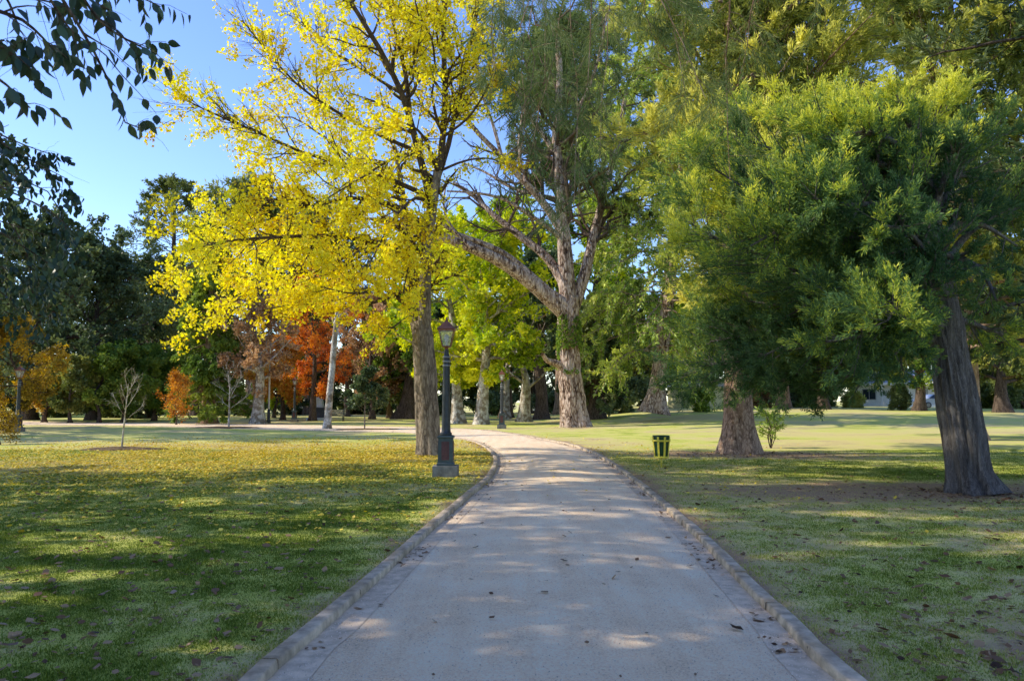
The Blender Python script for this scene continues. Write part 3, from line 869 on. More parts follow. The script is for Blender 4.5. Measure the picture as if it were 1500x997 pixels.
# ------------------------------------------------------------------ the big forked tree at the bend
YC = 48.0
tk = polyP([(846, 629), (843, 612), (839, 580), (836, 545), (834, 510), (833, 478), (834, 455), (835, 435)], YC, YC, 60); tk[0, 2] -= .15
Rt = np.interp(np.linspace(0, 1, 60), [0, .1, .35, .55, .8, 1], [.82, .78, .70, .60, .62, .55])
tg = [tubes(tk[None], Rt[None], 56, ridged(.13, 7, .35, .6, tk[0, 2], 9, 8))]
stems = [
    ([(832, 462), (805, 437), (772, 408), (730, 380), (690, 362), (650, 348), (605, 336), (560, 318)], 0, -4, .52, .2),
    ([(830, 448), (800, 425), (768, 396), (735, 370), (700, 354), (664, 340), (640, 318)], -.2, -3, .36, .1),
    ([(834, 450), (822, 408), (800, 376), (770, 352), (745, 332), (720, 312), (692, 285), (664, 268)], 0, 2, .36, .12),
    ([(832, 445), (830, 400), (826, 350), (822, 300), (818, 250), (815, 190), (820, 120), (815, 30)], 0, 0, .52, .15),
    ([(840, 450), (857, 402), (866, 360), (876, 322), (888, 270), (905, 205), (918, 130)], .3, 2, .40, .12),
    ([(825, 342), (800, 302), (770, 268), (735, 230), (705, 200), (682, 172), (655, 118)], 0, -3, .30, .08),
    ([(820, 292), (790, 286), (750, 275), (710, 252), (676, 238)], 0, 3, .16, .05),
    ([(826, 352), (800, 331), (770, 311), (738, 292), (700, 283), (655, 280)], 0, -5, .17, .05),
    ([(735, 230), (722, 182), (704, 130), (690, 50)], -2, -3, .12, .04),
    ([(818, 232), (790, 190), (762, 150), (742, 90), (735, 10)], 0, -2, .16, .05),
    ([(817, 210), (840, 170), (862, 130), (880, 70), (890, 10)], 0, -2, .14, .05),
    ([(868, 350), (890, 330), (915, 320), (945, 300)], 1, 4, .14, .05),
    ([(770, 268), (760, 215), (765, 160), (758, 100)], -1.5, 1, .10, .04),
    ([(690, 362), (660, 330), (650, 300), (655, 260)], -3, -3, .12, .04),
]
PT = np.stack([polyP(s[0], YC + s[1], YC + s[2], 14) for s in stems]); RR_ = np.stack([rads(s[3], s[4], 14, .8) for s in stems])
geo0 = tubes(PT, RR_, 14, ridged(.10, 4, 0, .5, 0, 5, 4))
stub = np.stack([polyP([(830, 545), (818, 533), (803, 528), (795, 518)], YC, YC - 1.2, 14)])
up = PT.copy()
geo, lv, P2, P3 = foliage(PT[2:], RR_[2:], 0, 0, 0, .2, .02, per2=1.1, per3=2.0, r2=.42, r3=.45, t2=(.25, 1), lmax2=4.5, lmax3=1.8, w2=.17, w3=.16, up2=.02, up3=.03, rmin=.024, sides=(5, 3))
hi = P3[(P3[:, -1, 2] > 16.5 - 1.2 * np.clip(P3[:, -1, 0] - 3, -4, 4))]
hi = hi[RNG.random(len(hi)) < .8]
lv = leaves(hi, 90, .1, .36, .042, .9, .1, .07, .5, 4, .4, .25, .45)
big = put_tree('forked_pine', tk[0] + [0, 0, .15], 'massive forked old tree with flaking pinkish bark and bare limbs at the path bend', 'tree', join_geo(tg + [geo0, tubes(stub, rads(.34, .10, 14)[None], 10, ridged(.12, 3, 0, .5, 0, 5, 4))]),
               join_geo(geo), lv, B_red, F_pin, bmat=B_twig)
# ivy round the trunk
n = 2600
h = RNG.uniform(3.6, 7.2, n); a = RNG.random(n) * 2 * PI
kk = (vnoise(np.stack([np.cos(a) * 1.5, np.sin(a) * 1.5, h * .9], -1), 3) > .47); h, a = h[kk], a[kk]; n = len(h)
cx_ = np.interp(h, tk[:, 2] - tk[0, 2], tk[:, 0]); rad_ = np.interp(h, tk[:, 2] - tk[0, 2], Rt) * 1.06
pos = np.stack([cx_ + np.cos(a) * rad_, tk[0, 1] + np.sin(a) * rad_, h + tk[0, 2]], -1)
out = np.stack([np.cos(a), np.sin(a), np.full(n, -.5)], -1)
v, f = leaf_quads(pos, out + RNG.normal(0, .6, (n, 3)), RNG.normal(0, 1, (n, 3)) + [0, 0, 1], .2, .17)
iv = link('ivy', mesh_np('ivy', v - (tk[0] + [0, 0, .15]), f, tint=np.clip(RNG.normal(.5, .2, n), 0, 1)), F_lgr, big)

# ------------------------------------------------------------------ tall araucaria with rope-like branchlets
YB = 53.0
tk = polyP([(957, 605), (963, 560), (974, 470), (988, 345), (1002, 210), (1012, 80), (1018, -40), (1020, -110)], YB, YB, 60)
zb = tk[0, 2]
Rt = np.interp(np.linspace(0, 1, 60), [0, .05, .5, 1], [.58, .50, .38, .25])
pl, rl = limbs_from(tk, Rt, 190, .12, .99, -8, 8, lambda s, d, u: np.interp(u, [0, .15, .5, 1], [7.2, 7.6, 7.4, 6.5]), K=8, curve=-.16, wig=.05, rr=.14)
P2, R2, _ = grow(pl, rl, 15, .3, 1.0, (60, 22), .22, 5, -.12, 1, -.4, .06, .5, .9, 2.6, .2, .03)
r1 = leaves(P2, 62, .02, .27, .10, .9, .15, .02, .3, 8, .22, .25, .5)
put_tree('araucaria', tk[0], 'very tall araucaria with drooping rope-like green branchlets and a flared pale trunk', 'tree', tubes(tk[None], Rt[None], 36, ridged(.08, 6, .75, .9, zb, 3, 6)),
         join_geo([tubes(pl, rl, 6), tubes(P2, R2, 4)]), sunlit_tint(r1, .45, 1.0, 1.2), B_red, F_bun)  # sun-facing branchlets tinted paler as if lit

# ------------------------------------------------------------------ leaning juniper at the right
bx_, by_ = G(1428, 722)
YJ = by_
tk = polyP([(1428, 726), (1420, 690), (1407, 620), (1396, 560), (1385, 490), (1376, 420), (1370, 350), (1366, 300), (1360, 255)], YJ, YJ + .8, 70)
Rt = np.interp(np.linspace(0, 1, 70), [0, .06, .2, .6, 1], [.52, .46, .40, .31, .06])


def jdisp(PT, th):
    base_ = ridged(.19, 5, .20, .22, PT[0, 0, 2], 2, 11)(PT, th)
    h = PT[:, :, 2:3] - PT[0, 0, 2]
    gr = np.exp(-(((th[None, None, :] - (5.25 - .18 * h)) + PI) % (2 * PI) - PI) ** 2 / .03)
    gr2 = np.exp(-(((th[None, None, :] - (4.3 - .12 * h)) + PI) % (2 * PI) - PI) ** 2 / .02)
    return base_ * (1 - .24 * gr - .12 * gr2)


tgj = tubes(tk[None], Rt[None] * .82, 96, jdisp)
jl = [  # limbs as seen: to the left over the lawn, up, and to the right; depth spread in metres
    ([(1383, 480), (1330, 420), (1250, 370), (1150, 320), (1060, 285), (985, 262)], 1.8), ([(1378, 430), (1320, 350), (1240, 280), (1150, 225), (1070, 200)], 1.0),
    ([(1372, 380), (1320, 300), (1260, 230), (1190, 190), (1140, 175)], -.5), ([(1370, 340), (1330, 260), (1290, 200), (1250, 170)], 2.2),
    ([(1388, 500), (1330, 470), (1250, 440), (1160, 410), (1080, 400), (1010, 395)], 2.6), ([(1386, 495), (1320, 500), (1240, 500), (1170, 500), (1120, 520)], 0.4),
    ([(1385, 480), (1310, 450), (1220, 420), (1130, 380), (1040, 345)], -1.2), ([(1383, 470), (1300, 420), (1220, 360), (1130, 300), (1050, 250)], .2),
    ([(1384, 480), (1340, 480), (1290, 500), (1250, 530)], -1.6), ([(1380, 440), (1330, 410), (1280, 420), (1230, 450)], -2.2),
    ([(1378, 420), (1310, 370), (1230, 330), (1160, 330), (1100, 360)], -1.8), ([(1370, 330), (1400, 260), (1430, 220), (1470, 190)], .8),
    ([(1375, 400), (1420, 340), (1470, 310), (1530, 300)], 1.5), ([(1365, 290), (1350, 230), (1330, 180), (1320, 150)], -1.0),
    ([(1384, 480), (1410, 470), (1440, 480), (1470, 490)], -.4), ([(1383, 470), (1340, 430), (1280, 390), (1200, 370)], 3.4),
    ([(1372, 360), (1320, 310), (1240, 270), (1150, 265), (1080, 280)], 3.6), ([(1386, 490), (1290, 480), (1190, 465), (1100, 465), (1030, 470)], 3.8),
    ([(1362, 260), (1320, 215), (1270, 195), (1210, 205)], -2.), ([(1385, 490), (1300, 520), (1230, 560), (1210, 580)], 2.5),
    ([(1372, 350), (1340, 330), (1300, 300), (1240, 300), (1190, 290)], -2.4), ([(1378, 430), (1360, 380), (1330, 340), (1290, 330)], -2.6),
    ([(1383, 470), (1320, 455), (1240, 470), (1160, 450), (1090, 440)], 1.4), ([(1384, 480), (1330, 500), (1270, 530), (1200, 540), (1130, 560)], 2.0), ([(1384, 480), (1300, 470), (1200, 500), (1110, 490), (1040, 500)], 3.0),
    ([(1385, 490), (1280, 510), (1180, 530), (1090, 550)], 4.5), ([(1385, 490), (1270, 490), (1150, 510), (1060, 530), (1010, 540)], 5.0),
    ([(1383, 470), (1330, 470), (1270, 490), (1210, 500)], -2.4), ([(1380, 450), (1350, 430), (1320, 440), (1300, 470)], -3.2), ([(1384, 480), (1360, 470), (1335, 490), (1310, 520)], -1.6), ([(1376, 410), (1330, 380), (1270, 350), (1210, 350)], -1.4),
    ([(1368, 320), (1330, 270), (1290, 240), (1230, 230), (1170, 240)], -1.2), ([(1368, 320), (1380, 270), (1400, 230), (1410, 200)], -1.2), ([(1372, 370), (1410, 380), (1440, 400), (1460, 440)], -1.5), ([(1372, 360), (1400, 330), (1440, 330), (1490, 360)], -.6),
    ([(1366, 300), (1340, 240), (1310, 190), (1260, 165), (1200, 175)], 1.0), ([(1366, 300), (1360, 230), (1370, 180), (1390, 150)], .6), ([(1383, 470), (1290, 440), (1190, 410), (1090, 370), (1000, 320)], .8), ([(1380, 450), (1290, 390), (1190, 340), (1090, 320), (1020, 310)], 2.8), 
]
PT = np.stack([polyP(s[0], YJ + .3, YJ + .6 + s[1], 10) for s in jl]); RR_ = np.stack([rads(.09, .015, 10) for s in jl])
P2, R2, _ = grow(PT, RR_, 0, .18, 1, (42, 14), .3, 6, .14, .8, .10, .05, .5, .6, 1.5, .4, .006, per=8.5)
P3, R3, _ = grow(P2, R2, 0, .15, 1, (38, 12), .38, 5, .12, .8, .15, .05, .6, .22, .55, .4, .004, per=13)
lv = join_leaves([leaves(P3, 34, .05, .09, .02, 1.5, 0, .024, .4, 5, .7, .25, .40), leaves(P2, 10, .6, .105, .022, 1.5, 0, .03, .4, 5, .7, .25, .40)])
zz = lv[0].reshape(-1, 4, 3)[:, 0]
lv = sunlit_tint(lv, .14 + .72 * sstep(5.1, 6.3, zz[:, 2] + .22 * (8 - zz[:, 0])), .85, .6, base=-.02)   # sunlit yellow top painted into the juniper leaf tint
# a few hanging lower sprays
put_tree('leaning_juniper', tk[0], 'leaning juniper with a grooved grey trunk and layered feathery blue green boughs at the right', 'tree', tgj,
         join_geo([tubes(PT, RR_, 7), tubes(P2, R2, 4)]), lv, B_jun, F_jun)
print('juniper leaves', len(lv[2]))

# ------------------------------------------------------------------ straight cypress behind it, and its neighbours
def cypress(name, label, xy, H, low, rad, tr, n, bark, leafm, m=18, seed=0, az=None, L=.2, W=.05, el=(5, 45), sides=40, t0=None, swell=.3):
    b = np.array((xy[0], xy[1], float(gz(*xy))))
    tk = resample([b + [0, 0, -.1], b + [.02, 0, H * .3], b + [.1, .1, H * .7], b + [.1, 0, H]], 60)
    Rt = np.interp(np.linspace(0, 1, 60), [0, .06, .35, .7, 1], [tr * 1.25, tr * 1.0, tr * .8, tr * .45, .03])
    pl, rl = limbs_from(tk, Rt, n, low / H, .98, el[0], el[1], lambda s, d, u: rad * np.clip(np.sin(PI * (u * .8 + .2)) ** .6, .15, 1), K=8, curve=-.05, rr=.22, az=az)
    if az is not None:
        pf, rf = limbs_from(tk, Rt, 34, .38, .95, 0, 30, lambda s, d, u: rad * .62 + 0 * u, K=8, curve=-.05, rr=.2, az=(-1.7, 1.7))
        pl = np.concatenate([pl, pf]); rl = np.concatenate([rl, rf])
    P2, R2, _ = grow(pl, rl, 0, .12, 1, (45, 14), .34, 6, .08, .8, .05, .06, .5, .7, 2.2, .4, .008, per=3.0)
    P3, R3, _ = grow(P2, R2, 0, .1, 1, (40, 12), .4, 4, .1, .9, .1, .06, .6, .3, .9, .4, .005, per=6.0)
    lv = leaves(P3, m, .05, L, W, 1.5, 0, .035, .4, seed, .5, .25, .5)
    lv = sunlit_tint(lv, .5, .8, .8, base=-.05)  # lit side of the crown painted into the leaf tint
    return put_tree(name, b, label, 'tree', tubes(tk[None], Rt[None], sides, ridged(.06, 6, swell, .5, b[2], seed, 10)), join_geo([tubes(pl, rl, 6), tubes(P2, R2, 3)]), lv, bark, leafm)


x1, y1 = G(1078, 664)
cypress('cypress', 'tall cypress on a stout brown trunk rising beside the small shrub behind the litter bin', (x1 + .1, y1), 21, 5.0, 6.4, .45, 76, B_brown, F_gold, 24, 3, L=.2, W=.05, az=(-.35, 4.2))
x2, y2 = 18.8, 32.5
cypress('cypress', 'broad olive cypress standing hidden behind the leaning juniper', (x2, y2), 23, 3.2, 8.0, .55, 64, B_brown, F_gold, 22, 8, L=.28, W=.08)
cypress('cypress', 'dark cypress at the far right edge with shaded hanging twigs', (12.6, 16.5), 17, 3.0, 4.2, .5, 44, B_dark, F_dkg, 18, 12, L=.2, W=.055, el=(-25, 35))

# ------------------------------------------------------------------ overhanging pine and broadleaf tree near the camera
b = np.array((11.5, 6.0, 0.0))
tk = resample([b + [0, 0, -.1], b + [-.3, 0, 5], b + [-.5, .3, 11], b + [-.4, .4, 15]], 30)
Rt = rads(.38, .08, 30)
lm = [resample([tk[18], (8, 6.8, 9.2), (4.5, 7.6, 9.6), (1.5, 8.4, 8.8), (.9, 8.6, 7.2)], 10), resample([tk[20], (8, 8, 10.8), (5, 9, 11), (2.2, 9.4, 10), (1.2, 9.3, 8.0)], 10),
      resample([tk[16], (8.5, 7.5, 8.6), (5.5, 8.6, 8.6), (3.2, 9.2, 8.0), (2.6, 9.4, 6.6)], 10), resample([tk[22], (9, 7, 12), (6, 7, 13), (3, 6.5, 13), (0, 6, 12)], 10),
      resample([tk[14], (9.5, 4, 8), (7, 3, 8.5), (4, 2.4, 8.2)], 10), resample([tk[24], (12, 8, 13), (12, 10, 13.5), (10, 12, 12.5)], 10), resample([tk[24], (14, 5, 13), (15, 3, 13)], 10)]
PT = np.stack(lm); RR_ = np.stack([rads(.11, .03, 10) for _ in lm])
P2, R2, _ = grow(PT, RR_, 8, .5, 1, (50, 15), .22, 7, -.25, 1, -.45, .06, .4, .7, 2.0, .3, .008)
hang = np.stack([polyP(q, yy, yy, 7) + np.cumsum(RNG.normal(0, .05, (7, 3)), 0) for q, yy in (([(760, -60), (765, 60), (770, 180), (760, 260)], 9.4), ([(720, -60), (722, 30), (716, 110)], 9.2), ([(835, -60), (842, 100), (838, 250), (830, 340)], 9.8), ([(880, -60), (878, 30), (868, 140)], 9.5), ([(800, -60), (812, 90), (806, 200)], 9.6), ([(1000, -60), (1010, 10), (1005, 70)], 9.3), ([(868, -60), (862, 60), (852, 180), (846, 300)], 8.4), ([(800, -60), (790, 40), (782, 150), (775, 200)], 8.7), ([(905, -60), (900, 50), (890, 150), (880, 230)], 9.0), ([(830, -40), (826, 80), (818, 210), (812, 260)], 9.2), ([(745, -60), (740, 20), (748, 90)], 9.0), ([(960, -60), (950, 0), (940, 60)], 8.6))])
P2 = np.concatenate([P2, hang]); R2 = np.concatenate([R2, np.tile(rads(.006, .003, 7), (len(hang), 1))])
P3, R3, _ = grow(P2, R2, 15, .15, 1, (55, 18), .28, 5, -.02, 1, -.12, .08, .6, .2, .6, .2, .003)
lv = leaves(P3, 60, .3, .2, .0065, 1.2, .35, .01, .3, 6, 1, .3, .5)
put_tree('pine', b, 'pine reaching over the path from the right, thin grey needles hanging in view', 'tree', tubes(tk[None], Rt[None], 20, ridged(.08, 5, .3, .4, 0, 2)),
         join_geo([tubes(PT, RR_, 7), tubes(P2, R2, 4), tubes(P3, R3, 3)]), lv, B_brown, F_pin)

b = np.array((-10.2, 5.2, 0.0))
tk = resample([b + [0, 0, -.1], b + [.2, 0, 3], b + [0, .3, 7], b + [.1, .2, 13.5]], 30); Rt = rads(.36, .05, 30)
pl, rl = limbs_from(tk, Rt, 46, .3, .97, 0, 60, lambda s, d, u: ell_len(s, d, b + [0, 0, 8.8], (5.4, 5.2, 5.0)), K=8, curve=.0, rr=.35)
geo, lv, P2, P3 = foliage(pl, rl, 10, 8, 15, .13, .07, offs=.05, droop=.4, fwd=.5, clump=.5, seed=77)
hb = [([(40, -80), (95, 5), (140, 80), (168, 140), (182, 178), (205, 188)], 4.2, .010), ([(90, -60), (140, 25), (180, 55), (212, 72), (240, 95)], 4.3, .009), ([(-80, -30), (-20, 10), (30, 28), (62, 55), (88, 85)], 3.7, .012),
      ([(-80, 40), (-30, 95), (10, 125), (44, 158)], 3.6, .010), ([(-100, 90), (-40, 170), (10, 215), (55, 240), (98, 262)], 6.6, .012),
      ([(-100, 200), (-20, 262), (40, 292), (88, 318), (100, 350)], 6.8, .012), ([(-100, 300), (-20, 330), (40, 365), (85, 395)], 7.5, .012), ([(-90, 250), (-10, 300), (30, 350), (50, 400)], 8.0, .012), ([(10, -70), (60, -20), (100, 40), (125, 60)], 4.0, .010),
      ([(-60, 140), (-10, 190), (30, 210), (70, 225)], 7.2, .012), ([(-110, 330), (-40, 400), (20, 440), (60, 470)], 8.6, .012), ([(-60, -60), (-10, -30), (20, 20), (30, 70)], 3.9, .01), ([(-120, 260), (-60, 340), (0, 400), (40, 440)], 8.2, .012), ([(-120, 160), (-50, 230), (10, 270), (60, 285)], 7.8, .012), ([(-120, 350), (-40, 370), (20, 400), (70, 430)], 9.0, .012), ([(-100, 280), (-40, 310), (20, 330), (70, 345)], 8.4, .012), ([(-60, -20), (0, -5), (60, 0), (110, 15)], 4.3, .01), ([(-40, -60), (40, -30), (110, -10), (160, 15)], 4.1, .01), ([(40, -70), (110, -40), (180, -15), (235, 10)], 4.4, .009), ([(-80, 0), (-30, 50), (5, 70), (30, 95)], 3.8, .01), ([(-90, 130), (-40, 190), (0, 225), (25, 260)], 6.0, .011), ([(-90, 170), (-20, 235), (30, 262), (75, 285), (95, 330)], 7.0, .011)]
root = tk[13]
PH = []
for q, yy, r in hb:
    PH.append(polyP(q, yy - .6, yy, 9))
PH = np.stack(PH); RH = np.stack([rads(q[2], .003, 9) for q in hb])
con = np.stack([resample([tk[12 + (i % 6)], tk[12 + (i % 6)] * .5 + PH[i, 0] * .5 + [0, 0, .8], PH[i, 0]], 9) for i in range(len(hb))])
P2h, R2h, _ = grow(PH, RH, 4, .35, 1, (42, 14), .3, 5, -.2, 1, -.3, .06, .6, .18, .45, .3, .0022)
P2h = np.concatenate([P2h, PH[:, 4:]]); R2h = np.concatenate([R2h, RH[:, 4:]])
near = P2h[:, 0, 1] < 5.2


def big_leaves(PT, m, L, W):
    """drooping ovate leaves with a folded midrib, 10 faces each"""
    M, K, _ = PT.shape
    idx = np.repeat(np.arange(M), m); t = np.tile(np.linspace(.25, 1, m), M); n = len(idx)
    s = t * (K - 1); i = np.minimum(s.astype(int), K - 2); f = (s - i)[:, None]
    pos = PT[idx, i] * (1 - f) + PT[idx, i + 1] * f
    T = nrm(PT[idx, i + 1] - PT[idx, i])
    side = nrm(np.cross(T, RNG.normal(size=(n, 3)) * .5 + [0, 0, 1])) * np.where(np.arange(n) % 2, 1, -1)[:, None]
    d = nrm(T * .5 + side * .6 + [0, 0, -.95] + RNG.normal(0, .18, (n, 3)))
    nn = RNG.normal(0, .5, (n, 3)) + T; nn = nrm(nn - (nn * d).sum(1, keepdims=True) * d); wv = np.cross(nn, d)
    L = (L * RNG.uniform(.75, 1.2, n))[:, None]; W = (W * RNG.uniform(.8, 1.15, n))[:, None]
    prof = [(.10, .0), (.2, .30), (.38, .5), (.58, .46), (.78, .27), (.92, .1)]
    V = []
    for a, hw in prof:
        c_ = pos + d * L * a - nn * L * .12 * (a * a)
        V += [c_ - wv * W * hw + nn * W * .25 * hw, c_, c_ + wv * W * hw + nn * W * .25 * hw]
    V.append(pos + d * L * 1.03 - nn * L * .14)
    V = np.stack(V, 1); k = V.shape[1]
    fs = []
    for r in range(len(prof) - 1):
        a = r * 3
        fs += [[a, a + 1, a + 4, a + 3], [a + 1, a + 2, a + 5, a + 4]]
    a = (len(prof) - 1) * 3
    fs += [[a, a + 1, a + 1, k - 1]] if False else []
    fs = np.array(fs)
    fc = (np.arange(n)[:, None, None] * k + fs[None]).reshape(-1, 4)
    tipf = np.stack([np.arange(n) * k + a, np.arange(n) * k + a + 1, np.arange(n) * k + a + 2, np.arange(n) * k + k - 1], -1)
    tn = np.clip(RNG.normal(.5, .25, n), 0, 1)
    return V.reshape(-1, 3), np.vstack([fc, tipf]), np.r_[np.repeat(tn, len(fs)), tn]


l1 = big_leaves(P2h[near], 5, .088, .042); l2 = big_leaves(np.concatenate([P2h[~near], grow(P2h[~near], R2h[~near], 4, .2, 1, (45, 15), .7, 5, -.1, 1, -.2, .08, .6, .12, .4, .3, .002)[0][::2]]), 6, .08, .045)
pr, prr, _ = grow(PH, RH, 3, .3, 1, (60, 15), .35, 5, -.3, 1, -.3, .08, .4, .2, .5, .3, .0015)
ot = put_tree('evergreen_tree', b, 'dark leaved evergreen overhanging the upper left corner, its pointed leaves hanging on thin twigs', 'tree', tubes(tk[None], Rt[None], 20, ridged(.06, 5, .3, .4, 0, 6)),
              join_geo([tubes(pl, rl, 7)] + geo + [tubes(con, np.tile(rads(.03, .011, 9), (len(con), 1)), 5), tubes(PH, RH, 6), tubes(P2h, R2h, 4), tubes(pr, prr, 3)]), join_leaves([lv, l1, l2]), B_dark, F_dsh)

# other evergreens along the left side whose long shadows cross the lawn
shade = broad('evergreen_tree', 'evergreen standing left of the lawn beyond the picture edge, nearest of its row', 0, 0, 19.5, 5.6, 3.6, .34, B_dark, F_dkg, 36, 10, 6, 10, .29, .19, xy=(-20.5, 8.0), group='evergreens along the left side', offs=.12)
for q, s, lab in (((-20, -1.5), (1.05, 1.0), 'second'), ((-17.6, 15.5), (1.0, 1.0), 'third'), ((-12, -5.5), (.9, .95), 'fourth'), ((-31, 37), (1.2, .95), 'fifth'), ((-36, 45.5), (1.1, .95), 'sixth')):
    copy_tree(shade, (q[0], q[1], 0), RNG.random() * 6, s, 'evergreen standing left of the lawn beyond the picture edge, %s of its row' % lab, 'evergreens along the left side')

# ------------------------------------------------------------------ middle distance trees, each where it stands
# left side
broad('oak', 'great dark evergreen oak spreading low over the far left lawn', 135, 67, 15.3, 8.4, 2.6, .42, B_dark, F_dkg, 30, 12, 7, 13, .30, .24, el=(-22, 60), low=.7, tint=.55, twigs=False)
broad('oak', 'taller dark evergreen behind the spreading oak at the left edge', 40, 66, 17.5, 8.0, 3.4, .6, B_dark, F_dkg, 30, 12, 7, 12, .34, .27, low=1.5, tint=.55, twigs=False)
broad('broadleaf_tree', 'dull green tree between the dark oak and the domed bunya', 222, 76, 15.5, 5.2, 3, .4, B_dark, F_dkg, 26, 11, 6, 12, .34, .27, low=2.2, tint=.62, twigs=False)
broad('autumn_tree', 'rusty golden autumn tree cut by the left edge', 22, 47, 6.6, 3.3, 1.8, .16, B_dark, F_gld, 20, 8, 6, 9, .17, .12, el=(-10, 60), low=1.3, tint=.3)
broad('broadleaf_tree', 'slender light green tree standing before the dark oak', 146, 60, 5.6, 2.4, 1.3, .13, B_dark, F_lgr, 20, 9, 6, 11, .23, .17, low=.8, tint=.5)
broad('broadleaf_tree', 'small pale green tree under the dark oak', 182, 62, 6.4, 2.8, 1.3, .16, B_dark, F_lgr, 20, 9, 6, 12, .24, .18, low=.9)
broad('broadleaf_tree', 'bushy bright green tree left of the orange sapling', 226, 66, 6.2, 2.9, 1.2, .18, B_dark, F_lgr, 20, 9, 6, 12, .25, .2, low=.9, tint=.6)
broad('broadleaf_tree', 'grey green understorey tree left of the bare mulched sapling', 104, 59, 4.6, 2.6, 1.3, .13, B_dark, F_olv, 18, 9, 6, 11, .25, .2, low=1.1)
broad('broadleaf_tree', 'low yellowish understorey tree beside the rusty autumn tree', 66, 60, 5.0, 2.6, 1.3, .16, B_dark, F_gld, 18, 8, 6, 10, .24, .18, low=.9)
conifer('redwood', 'dense drooping conifer on a thick bare trunk behind the orange sapling', 305, 57, 14.8, 3.1, 2.2, .48, B_brown, F_lgr, 84, 10, 5, 13, .34, .11, el=(-25, 25), shape=.55, curve=-.22, droop=.7, tint=.6)
# bunya dome
b = np.array(gpt(246, 95)); tk = resample([b + [0, 0, -.2], b + [.1, 0, 14], b + [0, 0, 28]], 30)
pl, rl = limbs_from(tk, rads(.6, .12, 30), 110, .5, .99, -25, 55, lambda s, d, u: 8.6 * np.clip((1.03 - u) ** .5, .12, 1) + .3, K=8, curve=-.10, wig=.02, rr=.16)
P2, R2, _ = grow(pl, rl, 9, .55, 1, (45, 12), .26, 5, 0, 1, -.1, .05, .5, .5, 2.2, .1, .03)
put_tree('bunya_pine', b, 'tall domed bunya pine with bare radiating branches tufted at their ends against the sky', 'tree', tubes(tk[None], rads(.6, .12, 30)[None], 14, ridged(.05, 5, .3, .6, b[2], 1)),
         join_geo([tubes(pl, np.maximum(rl, .045), 5)]), leaves(P2, 26, .1, .42, .13, 1.0, .1, .05, .3, 3, .2, .25, .35), B_dark, F_olv)
broad('pine', 'rounded green pine behind the golden tree, right of the domed bunya', 365, 85, 26.5, 6.8, 14, .5, B_brown, F_olv, 34, 12, 7, 14, .5, .14, el=(-10, 60), low=10.5, tint=.6, twigs=False)
broad('pine', 'second rounded pine mostly hidden by the golden leaves', 452, 92, 26, 7.5, 13, .5, B_brown, F_olv, 30, 12, 7, 12, .5, .15, el=(-10, 60), low=9, tint=.5, twigs=False)
broad('broadleaf_tree', 'olive tree behind the drooping conifer below the domed bunya', 285, 88, 17.5, 4.6, 5, .4, B_dark, F_olv, 24, 10, 6, 12, .4, .3, low=4, tint=.4, twigs=False)
broad('orange_sapling', 'small pointed sapling with rusty orange leaves on the far left lawn', 259, 54, 3.5, 1.0, .4, .05, B_dark, F_org, 16, 7, 5, 5, .14, .10, el=(30, 75), low=.35, tint=.45)
broad('sycamore', 'pale trunked sycamore with thin rusty leaves beside the white pole', 378, 57, 9.2, 3.6, 2.6, .42, B_pale, F_brn, 18, 8, 6, 13, .20, .17, el=(5, 70), low=3.0, tint=.85, curve=.15)
broad('red_tree', 'fiery red orange tree behind the bare leaning trunk', 458, 63, 12.2, 3.7, 2.6, .26, B_dark, F_red, 28, 10, 6, 10, .20, .10, el=(-15, 65), low=2.0, droop=.4, tint=.72)
broad('orange_tree', 'amber orange tree left of the fiery red one', 415, 68, 7.4, 3.2, 2.0, .2, B_dark, F_org, 22, 9, 6, 11, .24, .17, low=1.4, tint=.45)
broad('yellow_tree', 'low yellow green tree beneath the amber one', 402, 76, 4.8, 2.8, 1.4, .15, B_dark, F_ygr, 18, 8, 5, 10, .24, .18, low=.9)
broad('brown_tree', 'dull russet tree right of the bare leaning trunk', 545, 70, 11.2, 4.4, 2.6, .24, B_dark, F_brn, 26, 10, 6, 11, .25, .18, low=2.0, tint=.55)
broad('brown_tree', 'thin purplish brown tree rising behind the russet one', 508, 84, 15.0, 4.2, 4, .28, B_dark, F_brn, 22, 9, 6, 7, .28, .16, low=3.6, tint=.25, el=(20, 75))
broad('broadleaf_tree', 'dark green tree behind the round green sapling', 572, 74, 6.6, 3.4, 1.6, .3, B_dark, F_dkg, 22, 10, 6, 12, .28, .2, low=.9, tint=.7)
broad('broadleaf_tree', 'dark stout tree partly hidden by the golden tree trunk', 600, 71, 10.2, 4.6, 2.6, .95, B_dark, F_lgr, 22, 10, 6, 12, .30, .24, low=2.0, tint=.5)
conifer('conifer', 'dark narrow conifer behind the monument', 470, 88, 9.5, 3.2, 1.0, .3, B_dark, F_dkg, 50, 9, 5, 12, .36, .14)
# yellow green elms beyond the bend
broad('elm', 'yellow green elm with pale leaning twin trunks just right of the nearest lamp post', 672, 58, 15.5, 6.0, 3.6, .42, B_pale, F_ygr, 30, 12, 7, 14, .26, .22, el=(-15, 65), low=2.7, lean=(-1.2, 0), tint=.6)
broad('elm', 'yellow green elm with a pale forked trunk left of the second lamp post', 705, 55, 14.5, 5.6, 3.6, .42, B_pale, F_ygr, 30, 12, 7, 14, .26, .22, el=(-15, 65), low=3.0, lean=(.8, 0), tint=.5)
broad('elm', 'tall green gold tree behind the elms, seen between the golden and the forked tree', 742, 76, 21.0, 6.8, 6, .5, B_dark, F_ygr, 30, 11, 6, 12, .34, .27, low=4.5, tint=.33)
broad('elm', 'fresh green tree standing behind the forked tree', 868, 82, 22.5, 6.4, 5, .5, B_dark, F_ygr, 28, 11, 6, 12, .36, .28, low=3.5, tint=.25)
